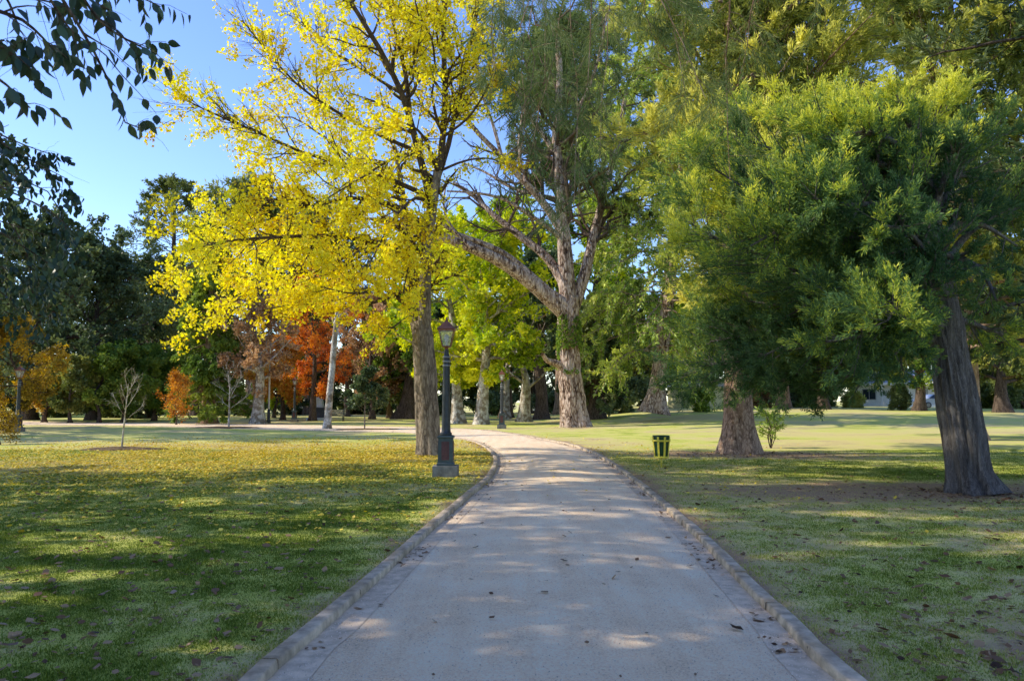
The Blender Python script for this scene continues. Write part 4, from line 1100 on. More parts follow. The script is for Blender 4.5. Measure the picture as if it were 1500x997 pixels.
broad('elm', 'yellow tree glowing low behind the golden tree trunk', 588, 82, 13.5, 5.0, 3, .4, B_dark, F_ygr, 24, 10, 6, 13, .32, .25, low=2, tint=.6)
broad('pollard', 'pale pollarded tree with bare white limbs behind the second lamp post', 768, 63, 8.2, 2.8, 2.8, .45, B_pale, F_brn, 11, 5, 4, 1, .15, .12, el=(20, 75), low=2.4, curve=.25)
broad('dark_tree', 'straight blue grey trunk with a dark crown left of the forked tree', 793, 70, 15.0, 4.2, 6.0, .52, B_dark, F_dkg, 22, 10, 6, 12, .32, .25, low=4.4, tint=.7)
broad('broadleaf_tree', 'green tree with a spotted trunk behind the second lamp post', 741, 73, 10.5, 3.6, 3.6, .36, B_pale, F_lgr, 20, 9, 6, 11, .3, .23, low=2.8)
conifer('conifer', 'dark conifer with a stout trunk close right of the forked tree', 873, 62, 10.0, 3.0, 2.0, .62, B_dark, F_dkg, 64, 10, 5, 13, .32, .12, droop=.6, tint=.6)
broad('pine', 'very tall pine whose crown fills the sky above and behind the forked tree', 822, 84, 45.0, 9.0, 30, .6, B_brown, F_pin, 40, 12, 7, 15, .6, .16, el=(-15, 60), low=24, tint=.5, twigs=False)
# right side
broad('broadleaf_tree', 'light green tree left of the straight cypress trunk, before the yellow shed', 1010, 78, 13.0, 5.2, 3.8, .3, B_dark, F_ygr, 26, 10, 6, 13, .3, .24, low=2.9, tint=.25)
broad('broadleaf_tree', 'reddish trunked tree across the lawn right of the cypress', 1147, 74, 14.5, 5.8, 3.4, .55, B_brown, F_olv, 28, 11, 6, 13, .32, .25, low=2.1, tint=.6)
broad('broadleaf_tree', 'olive tree across the lawn, left of the white house', 1206, 70, 12.5, 4.8, 3.2, .42, B_dark, F_olv, 28, 11, 6, 13, .3, .24, low=2.6, tint=.5)
broad('broadleaf_tree', 'dark trunked tree standing before the white house', 1346, 66, 13.5, 5.6, 2.7, .40, B_dark, F_lgr, 26, 11, 6, 12, .30, .24, low=2.6, tint=.45)
broad('broadleaf_tree', 'shady tree right of the leaning juniper trunk', 1468, 62, 13.0, 5.6, 2.4, .5, B_dark, F_olv, 28, 11, 6, 13, .3, .24, low=1.2, tint=.35)
broad('bush', 'rounded dark bush right of the conifer by the forked tree', 908, 70, 3.6, 2.6, .5, .12, B_dark, F_dkg, 20, 9, 6, 12, .24, .18, low=.05, tint=.75)
broad('bush', 'small bright green bush left of the cypress trunk', 1030, 62, 1.6, 1.0, .2, .05, B_dark, F_lgr, 16, 7, 5, 10, .16, .11, low=.02, tint=.6)
broad('bush', 'dark clipped bush before the white house', 1319, 68, 1.9, .9, .3, .06, B_dark, F_dkg, 18, 8, 5, 12, .16, .12, low=.02, tint=.7)
broad('bush', 'grey green bush left of the white house', 1252, 76, 1.2, 1.6, .3, .06, B_dark, F_olv, 18, 8, 5, 10, .2, .14, low=.02)
broad('bush', 'rusty red bush across the lawn beside the reddish trunk', 1110, 78, 2.6, 2.2, .3, .06, B_dark, F_brn, 18, 8, 5, 10, .2, .14, low=.02, tint=.4)
broad('bush', 'yellowish bush at the left edge of the lawn', 4, 29.5, 1.1, .5, .2, .03, B_dark, F_gld, 14, 6, 4, 5, .09, .06, low=.05, tint=.2)
# woodland edge behind: copies of a few kinds, each its own tree
kinds = [broad('evergreen_tree', 'deep green evergreen in the woodland edge, behind the rusty autumn tree', -20, 92, 15, 6.4, 2.2, .4, B_dark, F_dkg, 30, 10, 6, 11, .42, .34, low=.6, tint=.5, twigs=False),
         broad('woodland_tree', 'olive green tree in the woodland edge, behind the amber tree', 440, 104, 14, 6.2, 2.2, .4, B_dark, F_olv, 30, 10, 6, 11, .44, .34, low=.6, tint=.45, twigs=False),
         conifer('woodland_conifer', 'dark pointed conifer in the woodland edge, behind the spreading oak', 150, 100, 17, 5.0, .6, .4, B_dark, F_dkg, 70, 9, 5, 11, .5, .2, tint=.5)]
wl = [  # px, Y, kind, scale, height scale, label
    (70, 98, 0, 1.1, 1.15, 'deep green evergreen in the woodland edge, left of the spreading oak trunk'),
    (228, 104, 0, 1.0, .8, 'deep green evergreen in the woodland edge, below the domed bunya'),
    (300, 106, 1, 1.0, .8, 'olive green tree in the woodland edge, behind the drooping conifer'),
    (368, 108, 0, .9, .7, 'deep green evergreen in the woodland edge, behind the sycamore'),
    (520, 110, 0, 1.0, .65, 'deep green evergreen in the woodland edge, behind the round green sapling'),
    (585, 106, 1, 1.0, .8, 'olive green tree in the woodland edge, left of the golden trunk'),
    (650, 104, 0, 1.1, 1.0, 'deep green evergreen in the woodland edge, behind the nearest lamp post'),
    (715, 108, 1, 1.1, 1.05, 'olive green tree in the woodland edge, behind the second lamp post'),
    (780, 102, 0, 1.1, 1.1, 'deep green evergreen in the woodland edge, behind the pollarded tree'),
    (840, 108, 0, 1.0, .9, 'deep green evergreen in the woodland edge, behind the forked tree'),
    (905, 100, 1, 1.1, 1.2, 'olive green tree in the woodland edge, left of the araucaria trunk'),
    (965, 104, 0, 1.1, .75, 'deep green evergreen in the woodland edge, behind the araucaria trunk'),
    (1045, 106, 0, 1.2, 1.1, 'deep green evergreen in the woodland edge, behind the yellow shed'),
    (1120, 98, 2, 1.2, 1.05, 'dark pointed conifer in the woodland edge, right of the cypress trunk'),
    (1190, 102, 0, 1.1, .9, 'deep green evergreen in the woodland edge, left of the white house'),
    (1290, 118, 1, 1.2, 1.1, 'olive green tree in the woodland edge, behind the white house'),
    (1400, 112, 0, 1.2, 1.1, 'deep green evergreen in the woodland edge, behind the leaning juniper'),
    (1500, 96, 1, 1.1, 1.0, 'olive green tree in the woodland edge, at the right edge'),
    (1580, 90, 0, 1.1, 1.1, 'deep green evergreen in the woodland edge, beyond the right edge'),
    (-110, 84, 2, 1.1, 1.0, 'dark pointed conifer in the woodland edge, beyond the left edge'),
]
for px, Y, k, s, h, lab in wl:
    copy_tree(kinds[k], gpt(px, Y), RNG.random() * 6.28, (s, h), lab, None)
# low shrubs that close the foot of the woodland
shrub = broad('shrub', 'low dark shrub at the foot of the woodland, under the rusty autumn tree', 10, 76, 2.3, 2.6, .3, .06, B_dark, F_dkg, 22, 8, 6, 11, .24, .18, low=.02, tint=.65, twigs=False)
sh2 = broad('shrub', 'low olive shrub at the foot of the woodland, right of the spreading oak', 172, 78, 2.0, 2.6, .3, .06, B_dark, F_olv, 22, 8, 6, 11, .24, .18, low=.02, tint=.5, twigs=False)
for px, Y, o, s, h, lab in ((80, 80, sh2, 1, 1.1, 'low olive shrub at the foot of the woodland, under the spreading oak'), (205, 74, shrub, 1, .6, 'low dark shrub at the foot of the woodland, left of the orange sapling'),
                            (345, 84, shrub, 1.2, 1.0, 'low dark shrub at the foot of the woodland, behind the bare silver sapling'), (420, 92, shrub, 1.1, .9, 'low dark shrub at the foot of the woodland, behind the amber tree'),
                            (560, 94, shrub, 1.3, .8, 'low dark shrub at the foot of the woodland, behind the round green sapling'), (520, 96, sh2, 1.2, .8, 'low olive shrub at the foot of the woodland, right of the bare leaning trunk'), (655, 92, shrub, 1.3, .9, 'low dark shrub at the foot of the woodland, behind the nearest lamp post'),
                            (722, 90, shrub, 1.2, 1.0, 'low dark shrub at the foot of the woodland, behind the second lamp post'), (815, 90, shrub, 1.3, .9, 'low dark shrub at the foot of the woodland, left of the forked tree'),
                            (940, 80, shrub, 1.2, 1.2, 'low dark shrub at the foot of the woodland, left of the araucaria trunk'), (1090, 82, sh2, 1.2, 1.2, 'low olive shrub at the foot of the woodland, right of the cypress trunk'),
                            (1180, 80, shrub, 1.1, 1.1, 'low dark shrub at the foot of the woodland, right of the reddish trunk'), (1205, 84, sh2, 1.0, .9, 'low olive shrub at the foot of the woodland, left of the white house'),
                            (1440, 74, sh2, 1.0, 1.0, 'low olive shrub at the foot of the woodland, right of the leaning juniper'), (1500, 70, shrub, 1.1, 1.2, 'low dark shrub at the foot of the woodland, at the right edge')):
    copy_tree(o, gpt(px, Y), RNG.random() * 6.28, (s, h), lab)

# ------------------------------------------------------------------ saplings, bare trunk
def bare_tree(name, label, xy, H, spread, tr, bark, n=9, n2=6, n3=4, t0=.4, el=(30, 70), lean=(0, 0), cat='tree', leafm=None, m=0, L=.1, W=.08):
    b = np.array((xy[0], xy[1], float(gz(*xy))))
    tk = resample([b + [0, 0, -.05], b + [lean[0] * .4, 0, H * .4], b + [lean[0], lean[1], H * .95]], 16); Rt = rads(tr, tr * .2, 16)
    pl, rl = limbs_from(tk, Rt, n, t0, .97, el[0], el[1], lambda s, d, u: spread * (1 - .4 * u), K=6, curve=.15, rr=.55)
    rl = np.maximum(rl * .6, tr * .16)
    P2, R2, _ = grow(pl, rl, n2, .25, 1, (40, 12), .5, 5, .15, 1, .05, .07, .6, .08, 2, .3, tr * .1)
    P3, R3, _ = grow(P2, R2, n3, .25, 1, (38, 12), .5, 4, .1, 1, 0, .07, .6, .06, 1, .3, tr * .07)
    lv = leaves(P3, m, .1, L, W, .4, .1, .03, .4, 3, 1) if m else None
    return put_tree(name, b, label, cat, tubes(tk[None], Rt[None], 10), join_geo([tubes(pl, rl, 5), tubes(P2, R2, 4), tubes(P3, R3, 3)]), lv, bark, leafm)


def mound(name, xy, r, h, mat, ry=None):
    n = 40; V = []; ry = ry or r
    rings = [0, .35, .65, .85, 1.0]
    for q in rings:
        for k in range(n):
            a = 2 * PI * k / n; rr = q * (1 + .12 * math.sin(3 * a + r) + .06 * math.sin(7 * a))
            x, y = xy[0] + r * rr * math.cos(a), xy[1] + ry * rr * math.sin(a)
            V.append((x, y, float(gz(x, y)) + h * (1 - q * q) + (.006 if q < 1 else -.05) + (random.uniform(-.02, .02) if q < 1 else 0)))
    id_ = np.arange(len(rings) * n).reshape(len(rings), n)
    a_ = id_[:-1]; b_ = np.roll(a_, -1, 1); c_ = np.roll(id_[1:], -1, 1)
    return tag(link(name, mesh_np(name, np.array(V), np.stack([a_, b_, c_, id_[1:]], -1).reshape(-1, 4), smooth=True), mat), kind='structure')


M_mulch = plain_mat('mulch', (0.26, 0.18, 0.10), 1, var=.7, scale=16, bump=1.0, spec=.05)
p = G(178, 658); bare_tree('sapling', 'young bare grey sapling in a ring of mulch on the left lawn', p, 2.3, .95, .035, B_pale, 8, 6, 4, .42, (35, 75), (.15, 0)); mound('mulch_patch', p, 1.45, .07, M_mulch, .8)
p = G(335, 626); bare_tree('sapling', 'bare silvery sapling with upswept limbs near the drooping conifer', p, 3.4, 1.6, .07, B_pale, 9, 6, 4, .3, (20, 70)); mound('mulch_patch', p, 2.4, .05, M_mulch, 1.5)
p = G(574 - 40, 629); bare_tree('sapling', 'round headed young green tree on a thin stem in front of the far path', p, 3.1, 1.15, .045, B_grey, 14, 7, 5, .28, (15, 75), leafm=F_dkg, m=15, L=.17, W=.13); mound('mulch_patch', p, 2.1, .06, M_mulch, 1.3)
p = G(1128, 656)
b = np.array((p[0], p[1], 0.0))
st = np.stack([resample([b + [RNG.normal(0, .05), 0, -.02], b + [.08 + RNG.normal(0, .12), RNG.normal(0, .1), .5], b + [.15 + RNG.normal(0, .3), RNG.normal(0, .2), 1.0 + RNG.random() * .35]], 7) for _ in range(6)])
P2, R2, _ = grow(st, np.tile(rads(.02, .006, 7), (6, 1)), 8, .25, 1, (60, 10), .42, 5, .15, .6, -.1, .05, .6, .25, .7, .4, .006)
v, f, t = leaves(P2, 9, .1, .21, .05, .9, .1, .02, .8, 3, 1, .2, .5)
put_tree('shrub', b, 'small open shrub with narrow dark leaves growing right of the cypress trunk', 'shrub', None, join_geo([tubes(st, np.tile(rads(.02, .006, 7), (6, 1)), 5), tubes(P2, R2, 3)]), (v, f, t), B_dark, F_lgr)
# bare leaning trunk
tk = polyP([(479, 627), (482, 590), (486, 545), (490, 500), (494, 460), (495, 446)], 47.5, 47.5, 40); tk[0, 2] -= .15
Rt = np.interp(np.linspace(0, 1, 40), [0, .05, .9, 1], [.27, .23, .15, .09])
sb = np.stack([polyP(q, 47.5, 47.5 + d, 6) for q, d in (([(493, 470), (498, 462), (506, 458), (510, 462)], -.3), ([(493, 480), (488, 470), (486, 462)], .4), ([(494, 455), (505, 440), (518, 425), (530, 405)], .8), ([(495, 452), (492, 440), (488, 425)], .1))])
cr, crr, _ = grow(sb[2:], np.tile(rads(.09, .03, 6), (2, 1)), 5, .3, 1, (45, 12), .7, 5, .2, 1, 0, .1, .6, .4, 1.6, .3, .015)
put_tree('bare_trunk', tk[0] + [0, 0, .15], 'bare pale trunk leaning beside the far path with only broken stubs at its top', 'tree', tubes(tk[None], Rt[None], 22, ridged(.05, 4, .15, .4, tk[0, 2], 3)),
         join_geo([tubes(sb, np.tile(rads(.11, .03, 6), (4, 1)), 6), tubes(cr, crr, 3)]), None, B_pale, None)


# ------------------------------------------------------------------ built things
def bm_obj(name, fn, mat, parent=None, smooth=False, bevel=0.0):
    bm = bmesh.new(); fn(bm)
    if bevel:
        bmesh.ops.bevel(bm, geom=[e for e in bm.edges if e.is_manifold and e.calc_face_angle(0) > .5], offset=bevel, segments=2, affect='EDGES')
    bmesh.ops.recalc_face_normals(bm, faces=bm.faces[:])
    me = bpy.data.meshes.new(name); bm.to_mesh(me); bm.free()
    if smooth:
        for pl_ in me.polygons: pl_.use_smooth = True
    return link(name, me, mat, parent)


def box(bm, x0, x1, y0, y1, z0, z1):
    vs_ = [bm.verts.new(q) for q in ((x0, y0, z0), (x1, y0, z0), (x1, y1, z0), (x0, y1, z0), (x0, y0, z1), (x1, y0, z1), (x1, y1, z1), (x0, y1, z1))]
    for f in ((0, 3, 2, 1), (4, 5, 6, 7), (0, 1, 5, 4), (1, 2, 6, 5), (2, 3, 7, 6), (3, 0, 4, 7)): bm.faces.new([vs_[i] for i in f])


def lathe(bm, prof, n=20, rot=0.0, closed=True):
    rings = []
    for r, z in prof:
        rings.append([bm.verts.new((r * math.cos(2 * PI * k / n + rot), r * math.sin(2 * PI * k / n + rot), z)) for k in range(n)])
    for a, b_ in zip(rings[:-1], rings[1:]):
        for k in range(n): bm.faces.new([a[k], a[(k + 1) % n], b_[(k + 1) % n], b_[k]])
    if closed:
        bm.faces.new(rings[0][::-1]); bm.faces.new(rings[-1])


def bar(bm, p0, p1, r0, r1, n=6):
    p0, p1 = Vector(p0), Vector(p1); d = (p1 - p0).normalized(); u = d.orthogonal().normalized(); v = d.cross(u)
    A = [bm.verts.new(p0 + (u * math.cos(2 * PI * k / n) + v * math.sin(2 * PI * k / n)) * r0) for k in range(n)]
    B = [bm.verts.new(p1 + (u * math.cos(2 * PI * k / n) + v * math.sin(2 * PI * k / n)) * r1) for k in range(n)]
    for k in range(n): bm.faces.new([A[k], A[(k + 1) % n], B[(k + 1) % n], B[k]])
    bm.faces.new(A[::-1]); bm.faces.new(B)


M_iron = plain_mat('painted_iron', (0.055, 0.06, 0.06), .45, .2, .4, 10, .15, .5)
M_green = plain_mat('green_iron', (0.07, 0.10, 0.095), .5, .1, .4, 8, .2, .5, col2=(0.05, 0.065, 0.06))
M_panel = plain_mat('red_panel', (0.14, 0.055, 0.05), .55, .0, .4, 9, .2, .4)
M_copper = plain_mat('copper_paint', (0.32, 0.12, 0.06), .4, .35, .4, 14, .1, .5)
M_ring = plain_mat('pale_metal', (0.45, 0.44, 0.40), .4, .5, .3, 20, .1, .5)
M_plinth = plain_mat('plinth_concrete', (0.27, 0.26, 0.235), .9, 0, .45, 7, .6, .15)


def glass_mat():
    m, nt, b = new_mat('lamp_glass')
    L = nt.links.new
    tr = node(nt, 'ShaderNodeBsdfTransparent'); tr.inputs[0].default_value = (.92, .93, .90, 1)
    b.inputs['Base Color'].default_value = (.75, .74, .68, 1); b.inputs['Roughness'].default_value = .12
    mx = node(nt, 'ShaderNodeMixShader')
    tc = node(nt, 'ShaderNodeTexCoord'); n1 = node(nt, 'ShaderNodeTexNoise', i_Scale=14.0, i_Detail=3.0); L(tc.outputs['Object'], n1.inputs['Vector'])
    r = ramp(nt, [(.35, (.15, .15, .15)), (.7, (.5, .5, .5))]); L(n1.outputs[0], r.inputs[0]); L(r.outputs[0], mx.inputs[0])
    L(tr.outputs[0], mx.inputs[1]); L(b.outputs[0], mx.inputs[2]); L(mx.outputs[0], nt.nodes['Material Output'].inputs['Surface'])
    return m


M_glass = glass_mat()


def lamp_post(xy, label):
    r = empty('lamp_post', (xy[0], xy[1], float(gz(*xy)) - .02), label, 'street lamp', 'lamp posts along the path')
    bm_obj('plinth', lambda bm: (box(bm, -.27, .27, -.27, .27, 0, .25)), M_plinth, r, bevel=.012)

    def ped(bm):
        s = math.sqrt(2)
        lathe(bm, [(.185 * s, .25), (.185 * s, .30), (.165 * s, .33), (.155 * s, .80), (.155 * s, .84), (.178 * s, .86), (.178 * s, .89), (.15 * s, .91)], 4, PI / 4)
    pd = bm_obj('pedestal', ped, M_green, r, bevel=.006)
    for k in range(4):
        a = k * PI / 2
        q = bm_obj('panel', lambda bm: box(bm, -.085, .085, -.008, .008, .38, .78), M_panel, pd, bevel=.003)
        q.location = (.163 * math.cos(a - PI / 2), .163 * math.sin(a - PI / 2), 0); q.rotation_euler = (0, 0, a)
    bm_obj('shaft', lambda bm: lathe(bm, [(.13, .905), (.13, .96), (.105, .98), (.098, 1.05), (.09, 1.6), (.078, 2.35), (.072, 2.6), (.055, 2.70), (.045, 2.78), (.05, 2.80)], 20), M_iron, r, True)
    for z in (2.44, 2.53, 2.63):
        bm_obj('collar', lambda bm: lathe(bm, [(.078, z - .016), (.092, z - .01), (.095, z), (.092, z + .01), (.078, z + .016)], 20), M_ring, r, True)
    zb, zt, hb, ht = 2.86, 3.22, .088, .168

    def frame(bm):
        lathe(bm, [(.05, 2.78), (.06, 2.80), (.05, 2.83), (hb * 1.42, 2.85), (hb * 1.5, 2.865), (hb * 1.42, 2.875)], 4, PI / 4)
        for sx in (-1, 1):
            for sy in (-1, 1):
                bar(bm, (sx * hb, sy * hb, zb), (sx * ht, sy * ht, zt), .012, .012, 4)
        for sx, sy in ((1, 0), (-1, 0), (0, 1), (0, -1)):
            h = ht + .008
            bar(bm, (sx * h - sy * h, sy * h + sx * h, zt), (sx * h + sy * h, sy * h - sx * h, zt), .013, .013, 4)
    ln = bm_obj('lantern_frame', frame, M_copper, r)
    for k in range(4):
        def pane(bm):
            bm.faces.new([bm.verts.new(q) for q in ((-hb + .01, -hb, zb + .01), (hb - .01, -hb, zb + .01), (ht - .012, -ht, zt - .01), (-ht + .012, -ht, zt - .01))])
        q = bm_obj('pane', pane, M_glass, ln); q.rotation_euler = (0, 0, k * PI / 2)
    bm_obj('bulb', lambda bm: lathe(bm, [(.02, 2.88), (.025, 2.95), (.05, 3.02), (.055, 3.07), (.035, 3.12), (.01, 3.14)], 12), plain_mat('bulb_glass', (.8, .8, .76), .2, 0, .05, 5, 0), ln, True)
    s = math.sqrt(2)
    rf = bm_obj('lantern_roof', lambda bm: lathe(bm, [(ht * s + .02, zt + .01), (ht * s + .045, zt + .025), (ht * s + .03, zt + .045), (.105 * s, zt + .13), (.085 * s, zt + .155), (.05 * s, zt + .19), (.03 * s, zt + .215)], 4, PI / 4), M_copper, r)
    bm_obj('finial', lambda bm: lathe(bm, [(.03, zt + .212), (.038, zt + .228), (.02, zt + .24), (.024, zt + .262), (.012, zt + .29), (.003, zt + .31)], 10), M_copper, rf, True)
    return r


lp = lamp_post(G(653, 697), 'nearest lamp post with a copper lantern, on a concrete block left of the path')


def copy_deep(o, loc, label, rz=0):
    c = o.copy(); C.objects.link(c); c.location = loc; c['label'] = label; c.rotation_euler = (0, 0, rz)
    for ch in list(o.children):
        k = ch.copy(); C.objects.link(k); k.parent = c
        for g2 in list(ch.children):
            q = g2.copy(); C.objects.link(q); q.parent = k
    return c


for px, py, lab in ((735, 627.5, 'smaller looking lamp post by the bend of the path, left of the forked tree'), (25, 632, 'dark lamp post near the left edge under the rusty autumn tree'), (431, 618, 'distant lamp post left of the bare leaning trunk')):
    x_, y_ = G(px, py); copy_deep(lp, (x_, y_, float(gz(x_, y_)) - .02), lab)

# litter bin
M_byel = plain_mat('yellow_paint', (0.88, 0.74, 0.08), .5, 0, .3, 14, .1, .4)
M_bgrn = plain_mat('bin_green', (0.02, 0.075, 0.03), .5, 0, .4, 12, .15, .4)
x_, y_ = G(969, 684)
r = empty('litter_bin', (x_, y_, float(gz(x_, y_))), 'green litter bin caged in yellow slats, on a thin post right of the path', 'litter bin')
bm_obj('post', lambda bm: lathe(bm, [(.022, -.1), (.022, .30)], 10), M_byel, r, True)


def bucket(bm):
    lathe(bm, [(.02, .235), (.150, .235), (.155, .245), (.205, .76), (.212, .785), (.200, .785), (.193, .76), (.145, .262), (.02, .26)], 28)


bm_obj('bucket', bucket, M_bgrn, r, True)
for k in range(8):
    a = 2 * PI * k / 8 + .25
    q = bm_obj('slat', lambda bm: (bar(bm, (.172, 0, .225), (.226, 0, .745), .0, .0, 4) if False else None, [bm.faces.new([bm.verts.new(v) for v in f]) for f in (
        [(.166, -.024, .225), (.166, .024, .225), (.222, .027, .755), (.222, -.027, .755)], [(.174, -.024, .225), (.174, .024, .225), (.230, .027, .755), (.230, -.027, .755)],
        [(.166, -.024, .225), (.174, -.024, .225), (.230, -.027, .755), (.222, -.027, .755)], [(.166, .024, .225), (.174, .024, .225), (.230, .027, .755), (.222, .027, .755)], [(.222, -.027, .755), (.23, -.027, .755), (.23, .027, .755), (.222, .027, .755)])]), M_byel, r)
    q.rotation_euler = (0, 0, a)
for z, rr in ((.255, .182), (.66, .224)):
    bm_obj('hoop', lambda bm: lathe(bm, [(rr - .006, z - .022), (rr + .004, z - .022), (rr + .008, z + .022), (rr - .002, z + .022), (rr - .006, z - .022)], 28, closed=False), M_byel, r, True)

# white pole
x_, y_, z_ = gpt(394, 58)
r = empty('pole', (x_, y_, z_), 'slender white pole beside the pale sycamore', 'pole')
bm_obj('mast', lambda bm: lathe(bm, [(.075, -.1), (.07, 2.5), (.055, 5.5), (.05, 5.9)], 12), plain_mat('white_paint', (.75, .74, .70), .5, 0, .15), r, True)
bm_obj('base', lambda bm: lathe(bm, [(.16, -.05), (.16, .18), (.11, .24), (.11, 1.0), (.08, 1.04)], 12), M_iron, r, True)
bm_obj('cap', lambda bm: lathe(bm, [(.05, 5.9), (.085, 5.94), (.085, 6.0), (.03, 6.06)], 12), M_ring, r, True)

# monument
x_, y_, z_ = gpt(467.5, 66)
M_stone = plain_mat('monument_stone', (.60, .64, .62), .8, 0, .25, 5, .3, .2); M_stone2 = plain_mat('dark_stone', (.07, .075, .09), .6, 0, .4, 6, .2, .4)
r = empty('monument', (x_, y_, z_), 'small pale tapering stone monument on a dark pedestal left of the bare trunk', 'monument')
bm_obj('step', lambda bm: box(bm, -.85, .85, -.85, .85, -.1, .22), M_stone, r, bevel=.02)
bm_obj('pedestal', lambda bm: (box(bm, -.55, .55, -.55, .55, .22, .95), box(bm, -.62, .62, -.62, .62, .952, 1.06)), M_stone2, r, bevel=.015)
bm_obj('obelisk', lambda bm: lathe(bm, [(.52, 1.062), (.52, 1.2), (.44, 1.28), (.30, 2.6), (.34, 2.66), (.34, 2.74), (.02, 3.05)], 4, PI / 4), M_stone, r, bevel=.01)


# house, shed and cars behind the right hand lawn
M_white = plain_mat('white_wall', (.82, .80, .76), .8, 0, .12, 2.5, .1, .2); M_trim = plain_mat('grey_trim', (.38, .38, .38), .6, 0, .2)
M_roof = plain_mat('roof_sheet', (.40, .40, .42), .5, .2, .3, 3, .2); M_win = plain_mat('window_glass', (.03, .04, .05), .08, 0, .3, 2, 0, .6)
x_, y_, z_ = gpt(1330, 98)
r = empty('house', (x_, y_, z_), 'low white house with a pale roof seen under the boughs left of the juniper trunk', 'house'); r.rotation_euler = (0, 0, -.75)
bm_obj('wall', lambda bm: (box(bm, -7, 7, 0, 7, -.3, 2.9)), M_white, r)


def roof(bm):
    A = [(-7.6, -.9, 2.85), (7.6, -.9, 2.85), (7.6, 7.7, 2.85), (-7.6, 7.7, 2.85), (-4.6, 3.4, 4.6), (4.6, 3.4, 4.6)]
    v = [bm.verts.new(q) for q in A]
    for f in ((0, 1, 5, 4), (1, 2, 5), (2, 3, 4, 5), (3, 0, 4), (3, 2, 1, 0)): bm.faces.new([v[i] for i in f])


bm_obj('roof', roof, M_roof, r)
bm_obj('fascia', lambda bm: box(bm, -7.65, 7.65, -.98, -.93, 2.66, 2.95), M_white, r)
for cx_ in (-4.6, -1.2, 4.4):
    w_ = bm_obj('window', lambda bm: [box(bm, cx_ + a, cx_ + b_, -.07, -.002, c_, d_) for a, b_, c_, d_ in ((-.85, -.77, .8, 2.2), (.77, .85, .8, 2.2), (-.77, .77, .8, .88), (-.77, .77, 2.12, 2.2), (-.03, .03, .88, 2.12))], M_trim, r)
    bm_obj('pane', lambda bm: box(bm, cx_ - .77, cx_ + .77, -.03, -.004, .88, 2.12), M_win, w_)
dr_ = bm_obj('door', lambda bm: box(bm, 1.4, 2.35, -.05, -.002, 0, 2.1), M_trim, r)
bm_obj('handle', lambda bm: box(bm, 2.2, 2.25, -.1, -.052, .95, 1.1), M_ring, dr_)
for k, cx_ in enumerate((-6.6, -2.8, 3.3, 6.6)):
    bm_obj('veranda_post', lambda bm: box(bm, cx_ - .06, cx_ + .06, -.86, -.74, -.1, 2.84), M_white, r)


def paling(label, px0, px1, Y, h, mat):
    a, b_ = gpt(px0, Y), gpt(px1, Y)
    r = empty('fence', a, label, 'fence'); n = int((b_[0] - a[0]) / .16)

    def pals(bm):
        for k in range(n):
            x0 = k * .16; zz = float(gz(a[0] + x0, Y)) - a[2]
            box(bm, x0, x0 + .13, -.012, .012, zz + .05, zz + h)
    bm_obj('palings', pals, mat, r)
    bm_obj('rail', lambda bm: box(bm, 0, n * .16, .014, .06, .3, .38), mat, r); bm_obj('rail', lambda bm: box(bm, 0, n * .16, .014, .06, h - .35, h - .27), mat, r)
    return r


paling('white paling fence at the far right of the lawn before the white house', 1320, 1460, 86, 1.0, M_white)


def car(label, px, Y, col):
    a = gpt(px, Y)
    r = empty('parked_car', a, label, 'car', 'cars parked beyond the lawn')
    prof = [(-2.1, .35), (-2.12, .62), (-2.0, .86), (-1.35, .95), (-.75, 1.38), (.55, 1.42), (1.25, 1.0), (1.95, .9), (2.12, .65), (2.1, .35)]

    def body(bm):
        rings = []
        for yy, ins, top in ((-.82, 0, 0), (-.86, .0, 0), (.86, 0, 0), (.82, 0, 0)):
            rings.append([bm.verts.new((x, yy * (1 - .14 * max(0, z - .95) / .45), z)) for x, z in prof])
        for a_, b2 in zip(rings[:-1], rings[1:]):
            for k in range(len(prof) - 1): bm.faces.new([a_[k], a_[k + 1], b2[k + 1], b2[k]])
            bm.faces.new([a_[-1], a_[0], b2[0], b2[-1]])
        bm.faces.new(rings[0]); bm.faces.new(rings[-1][::-1])
    bm_obj('body', body, plain_mat('car_paint', col, .25, .1, .08, 3, 0, .6), r)
    for s in (-1, 1):
        bm_obj('side_window', lambda bm: bm.faces.new([bm.verts.new((x, s * (.868 - .12 * max(0, z - .95) / .45), z)) for x, z in ((-1.2, .97), (-.72, 1.33), (.5, 1.36), (1.05, 1.0))]), M_win, r)
        for cx_ in (-1.3, 1.32):
            def whl(bm):
                n = 16; A = []
                for yy, rr in ((s * .70, .31), (s * .89, .31), (s * .89, .2)):
                    A.append([bm.verts.new((cx_ + rr * math.cos(2 * PI * k / n), yy, .31 + rr * math.sin(2 * PI * k / n))) for k in range(n)])
                for p_, q_ in zip(A[:-1], A[1:]):
                    for k in range(n): bm.faces.new([p_[k], p_[(k + 1) % n], q_[(k + 1) % n], q_[k]])
            wh = bm_obj('wheel', whl, M_iron, r, True)

            def rim(bm):
                n = 16; bm.faces.new([bm.verts.new((cx_ + .2 * math.cos(2 * PI * k / n), s * .893, .31 + .2 * math.sin(2 * PI * k / n))) for k in range(n)])
            bm_obj('rim', rim, M_ring, wh)
    return r


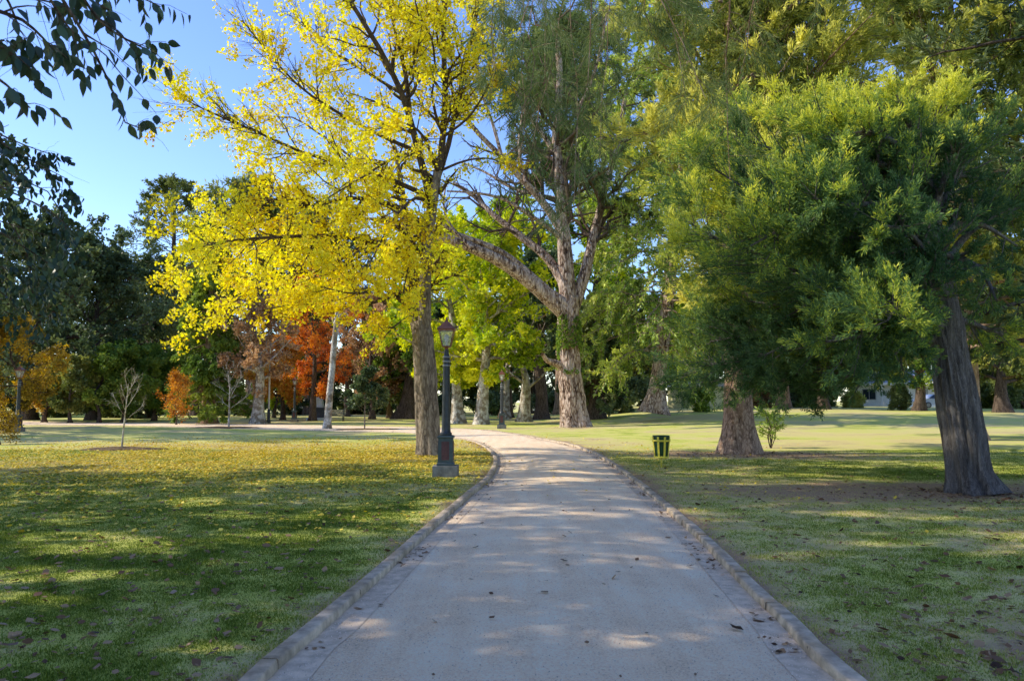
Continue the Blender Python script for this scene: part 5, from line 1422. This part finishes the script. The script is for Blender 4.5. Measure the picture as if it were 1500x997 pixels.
car('white car parked beyond the lawn just left of the juniper trunk', 1372, 80, (.8, .8, .8))
car('pale car parked far behind the round green sapling', 545, 100, (.75, .75, .78))
car('white car parked beyond the trees left of the monument', 438, 96, (.8, .8, .8))
car('silver car parked far back left of the forked tree', 806, 96, (.7, .72, .74))

M_ylw = plain_mat('cream_wall', (.60, .55, .30), .85, 0, .2, 3, .15, .2)
x_, y_, z_ = gpt(1008, 72)
r = empty('shed', (x_, y_, z_), 'pale yellow green shed behind the lawn, left of the straight cypress trunk', 'shed'); r.rotation_euler = (0, 0, -.8)
bm_obj('wall', lambda bm: box(bm, -2.2, 2.2, 0, 3, -.2, 2.0), M_ylw, r)


def sroof(bm):
    v = [bm.verts.new(q) for q in ((-2.4, -.25, 1.96), (2.4, -.25, 1.96), (2.4, 1.5, 2.6), (-2.4, 1.5, 2.6), (2.4, 3.25, 1.96), (-2.4, 3.25, 1.96))]
    for f in ((0, 1, 2, 3), (3, 2, 4, 5), (0, 3, 5), (1, 4, 2), (0, 5, 4, 1)): bm.faces.new([v[i] for i in f])


bm_obj('roof', sroof, M_roof, r)
d_ = bm_obj('door', lambda bm: box(bm, -.5, .35, -.05, -.002, 0, 1.85), plain_mat('green_door', (.30, .36, .16), .6), r)
bm_obj('handle', lambda bm: box(bm, .2, .25, -.1, -.052, .9, 1.05), M_ring, d_)
bm_obj('corner_post', lambda bm: box(bm, 1.7, 1.86, -.12, -.003, -.1, 1.9), M_white, r)
# small bench on the far path
x_, y_, z_ = gpt(491, 62)
M_slat = plain_mat('bench_wood', (.45, .40, .28), .7, 0, .3)
r = empty('park_bench', (x_, y_, z_), 'small pale park bench right of the bare leaning trunk', 'bench')
bm_obj('seat', lambda bm: [box(bm, -.8, .8, -.22 + k * .115, -.12 + k * .115, .42, .455) for k in range(4)], M_slat, r)
bm_obj('backrest', lambda bm: [box(bm, -.8, .8, .26, .29, .55 + k * .13, .65 + k * .13) for k in range(3)], M_slat, r)
for sx in (-.65, .65):
    bm_obj('leg', lambda bm: (box(bm, sx - .03, sx + .03, -.2, -.15, -.05, .418), box(bm, sx - .03, sx + .03, .2, .255, -.05, .93)), M_iron, r)
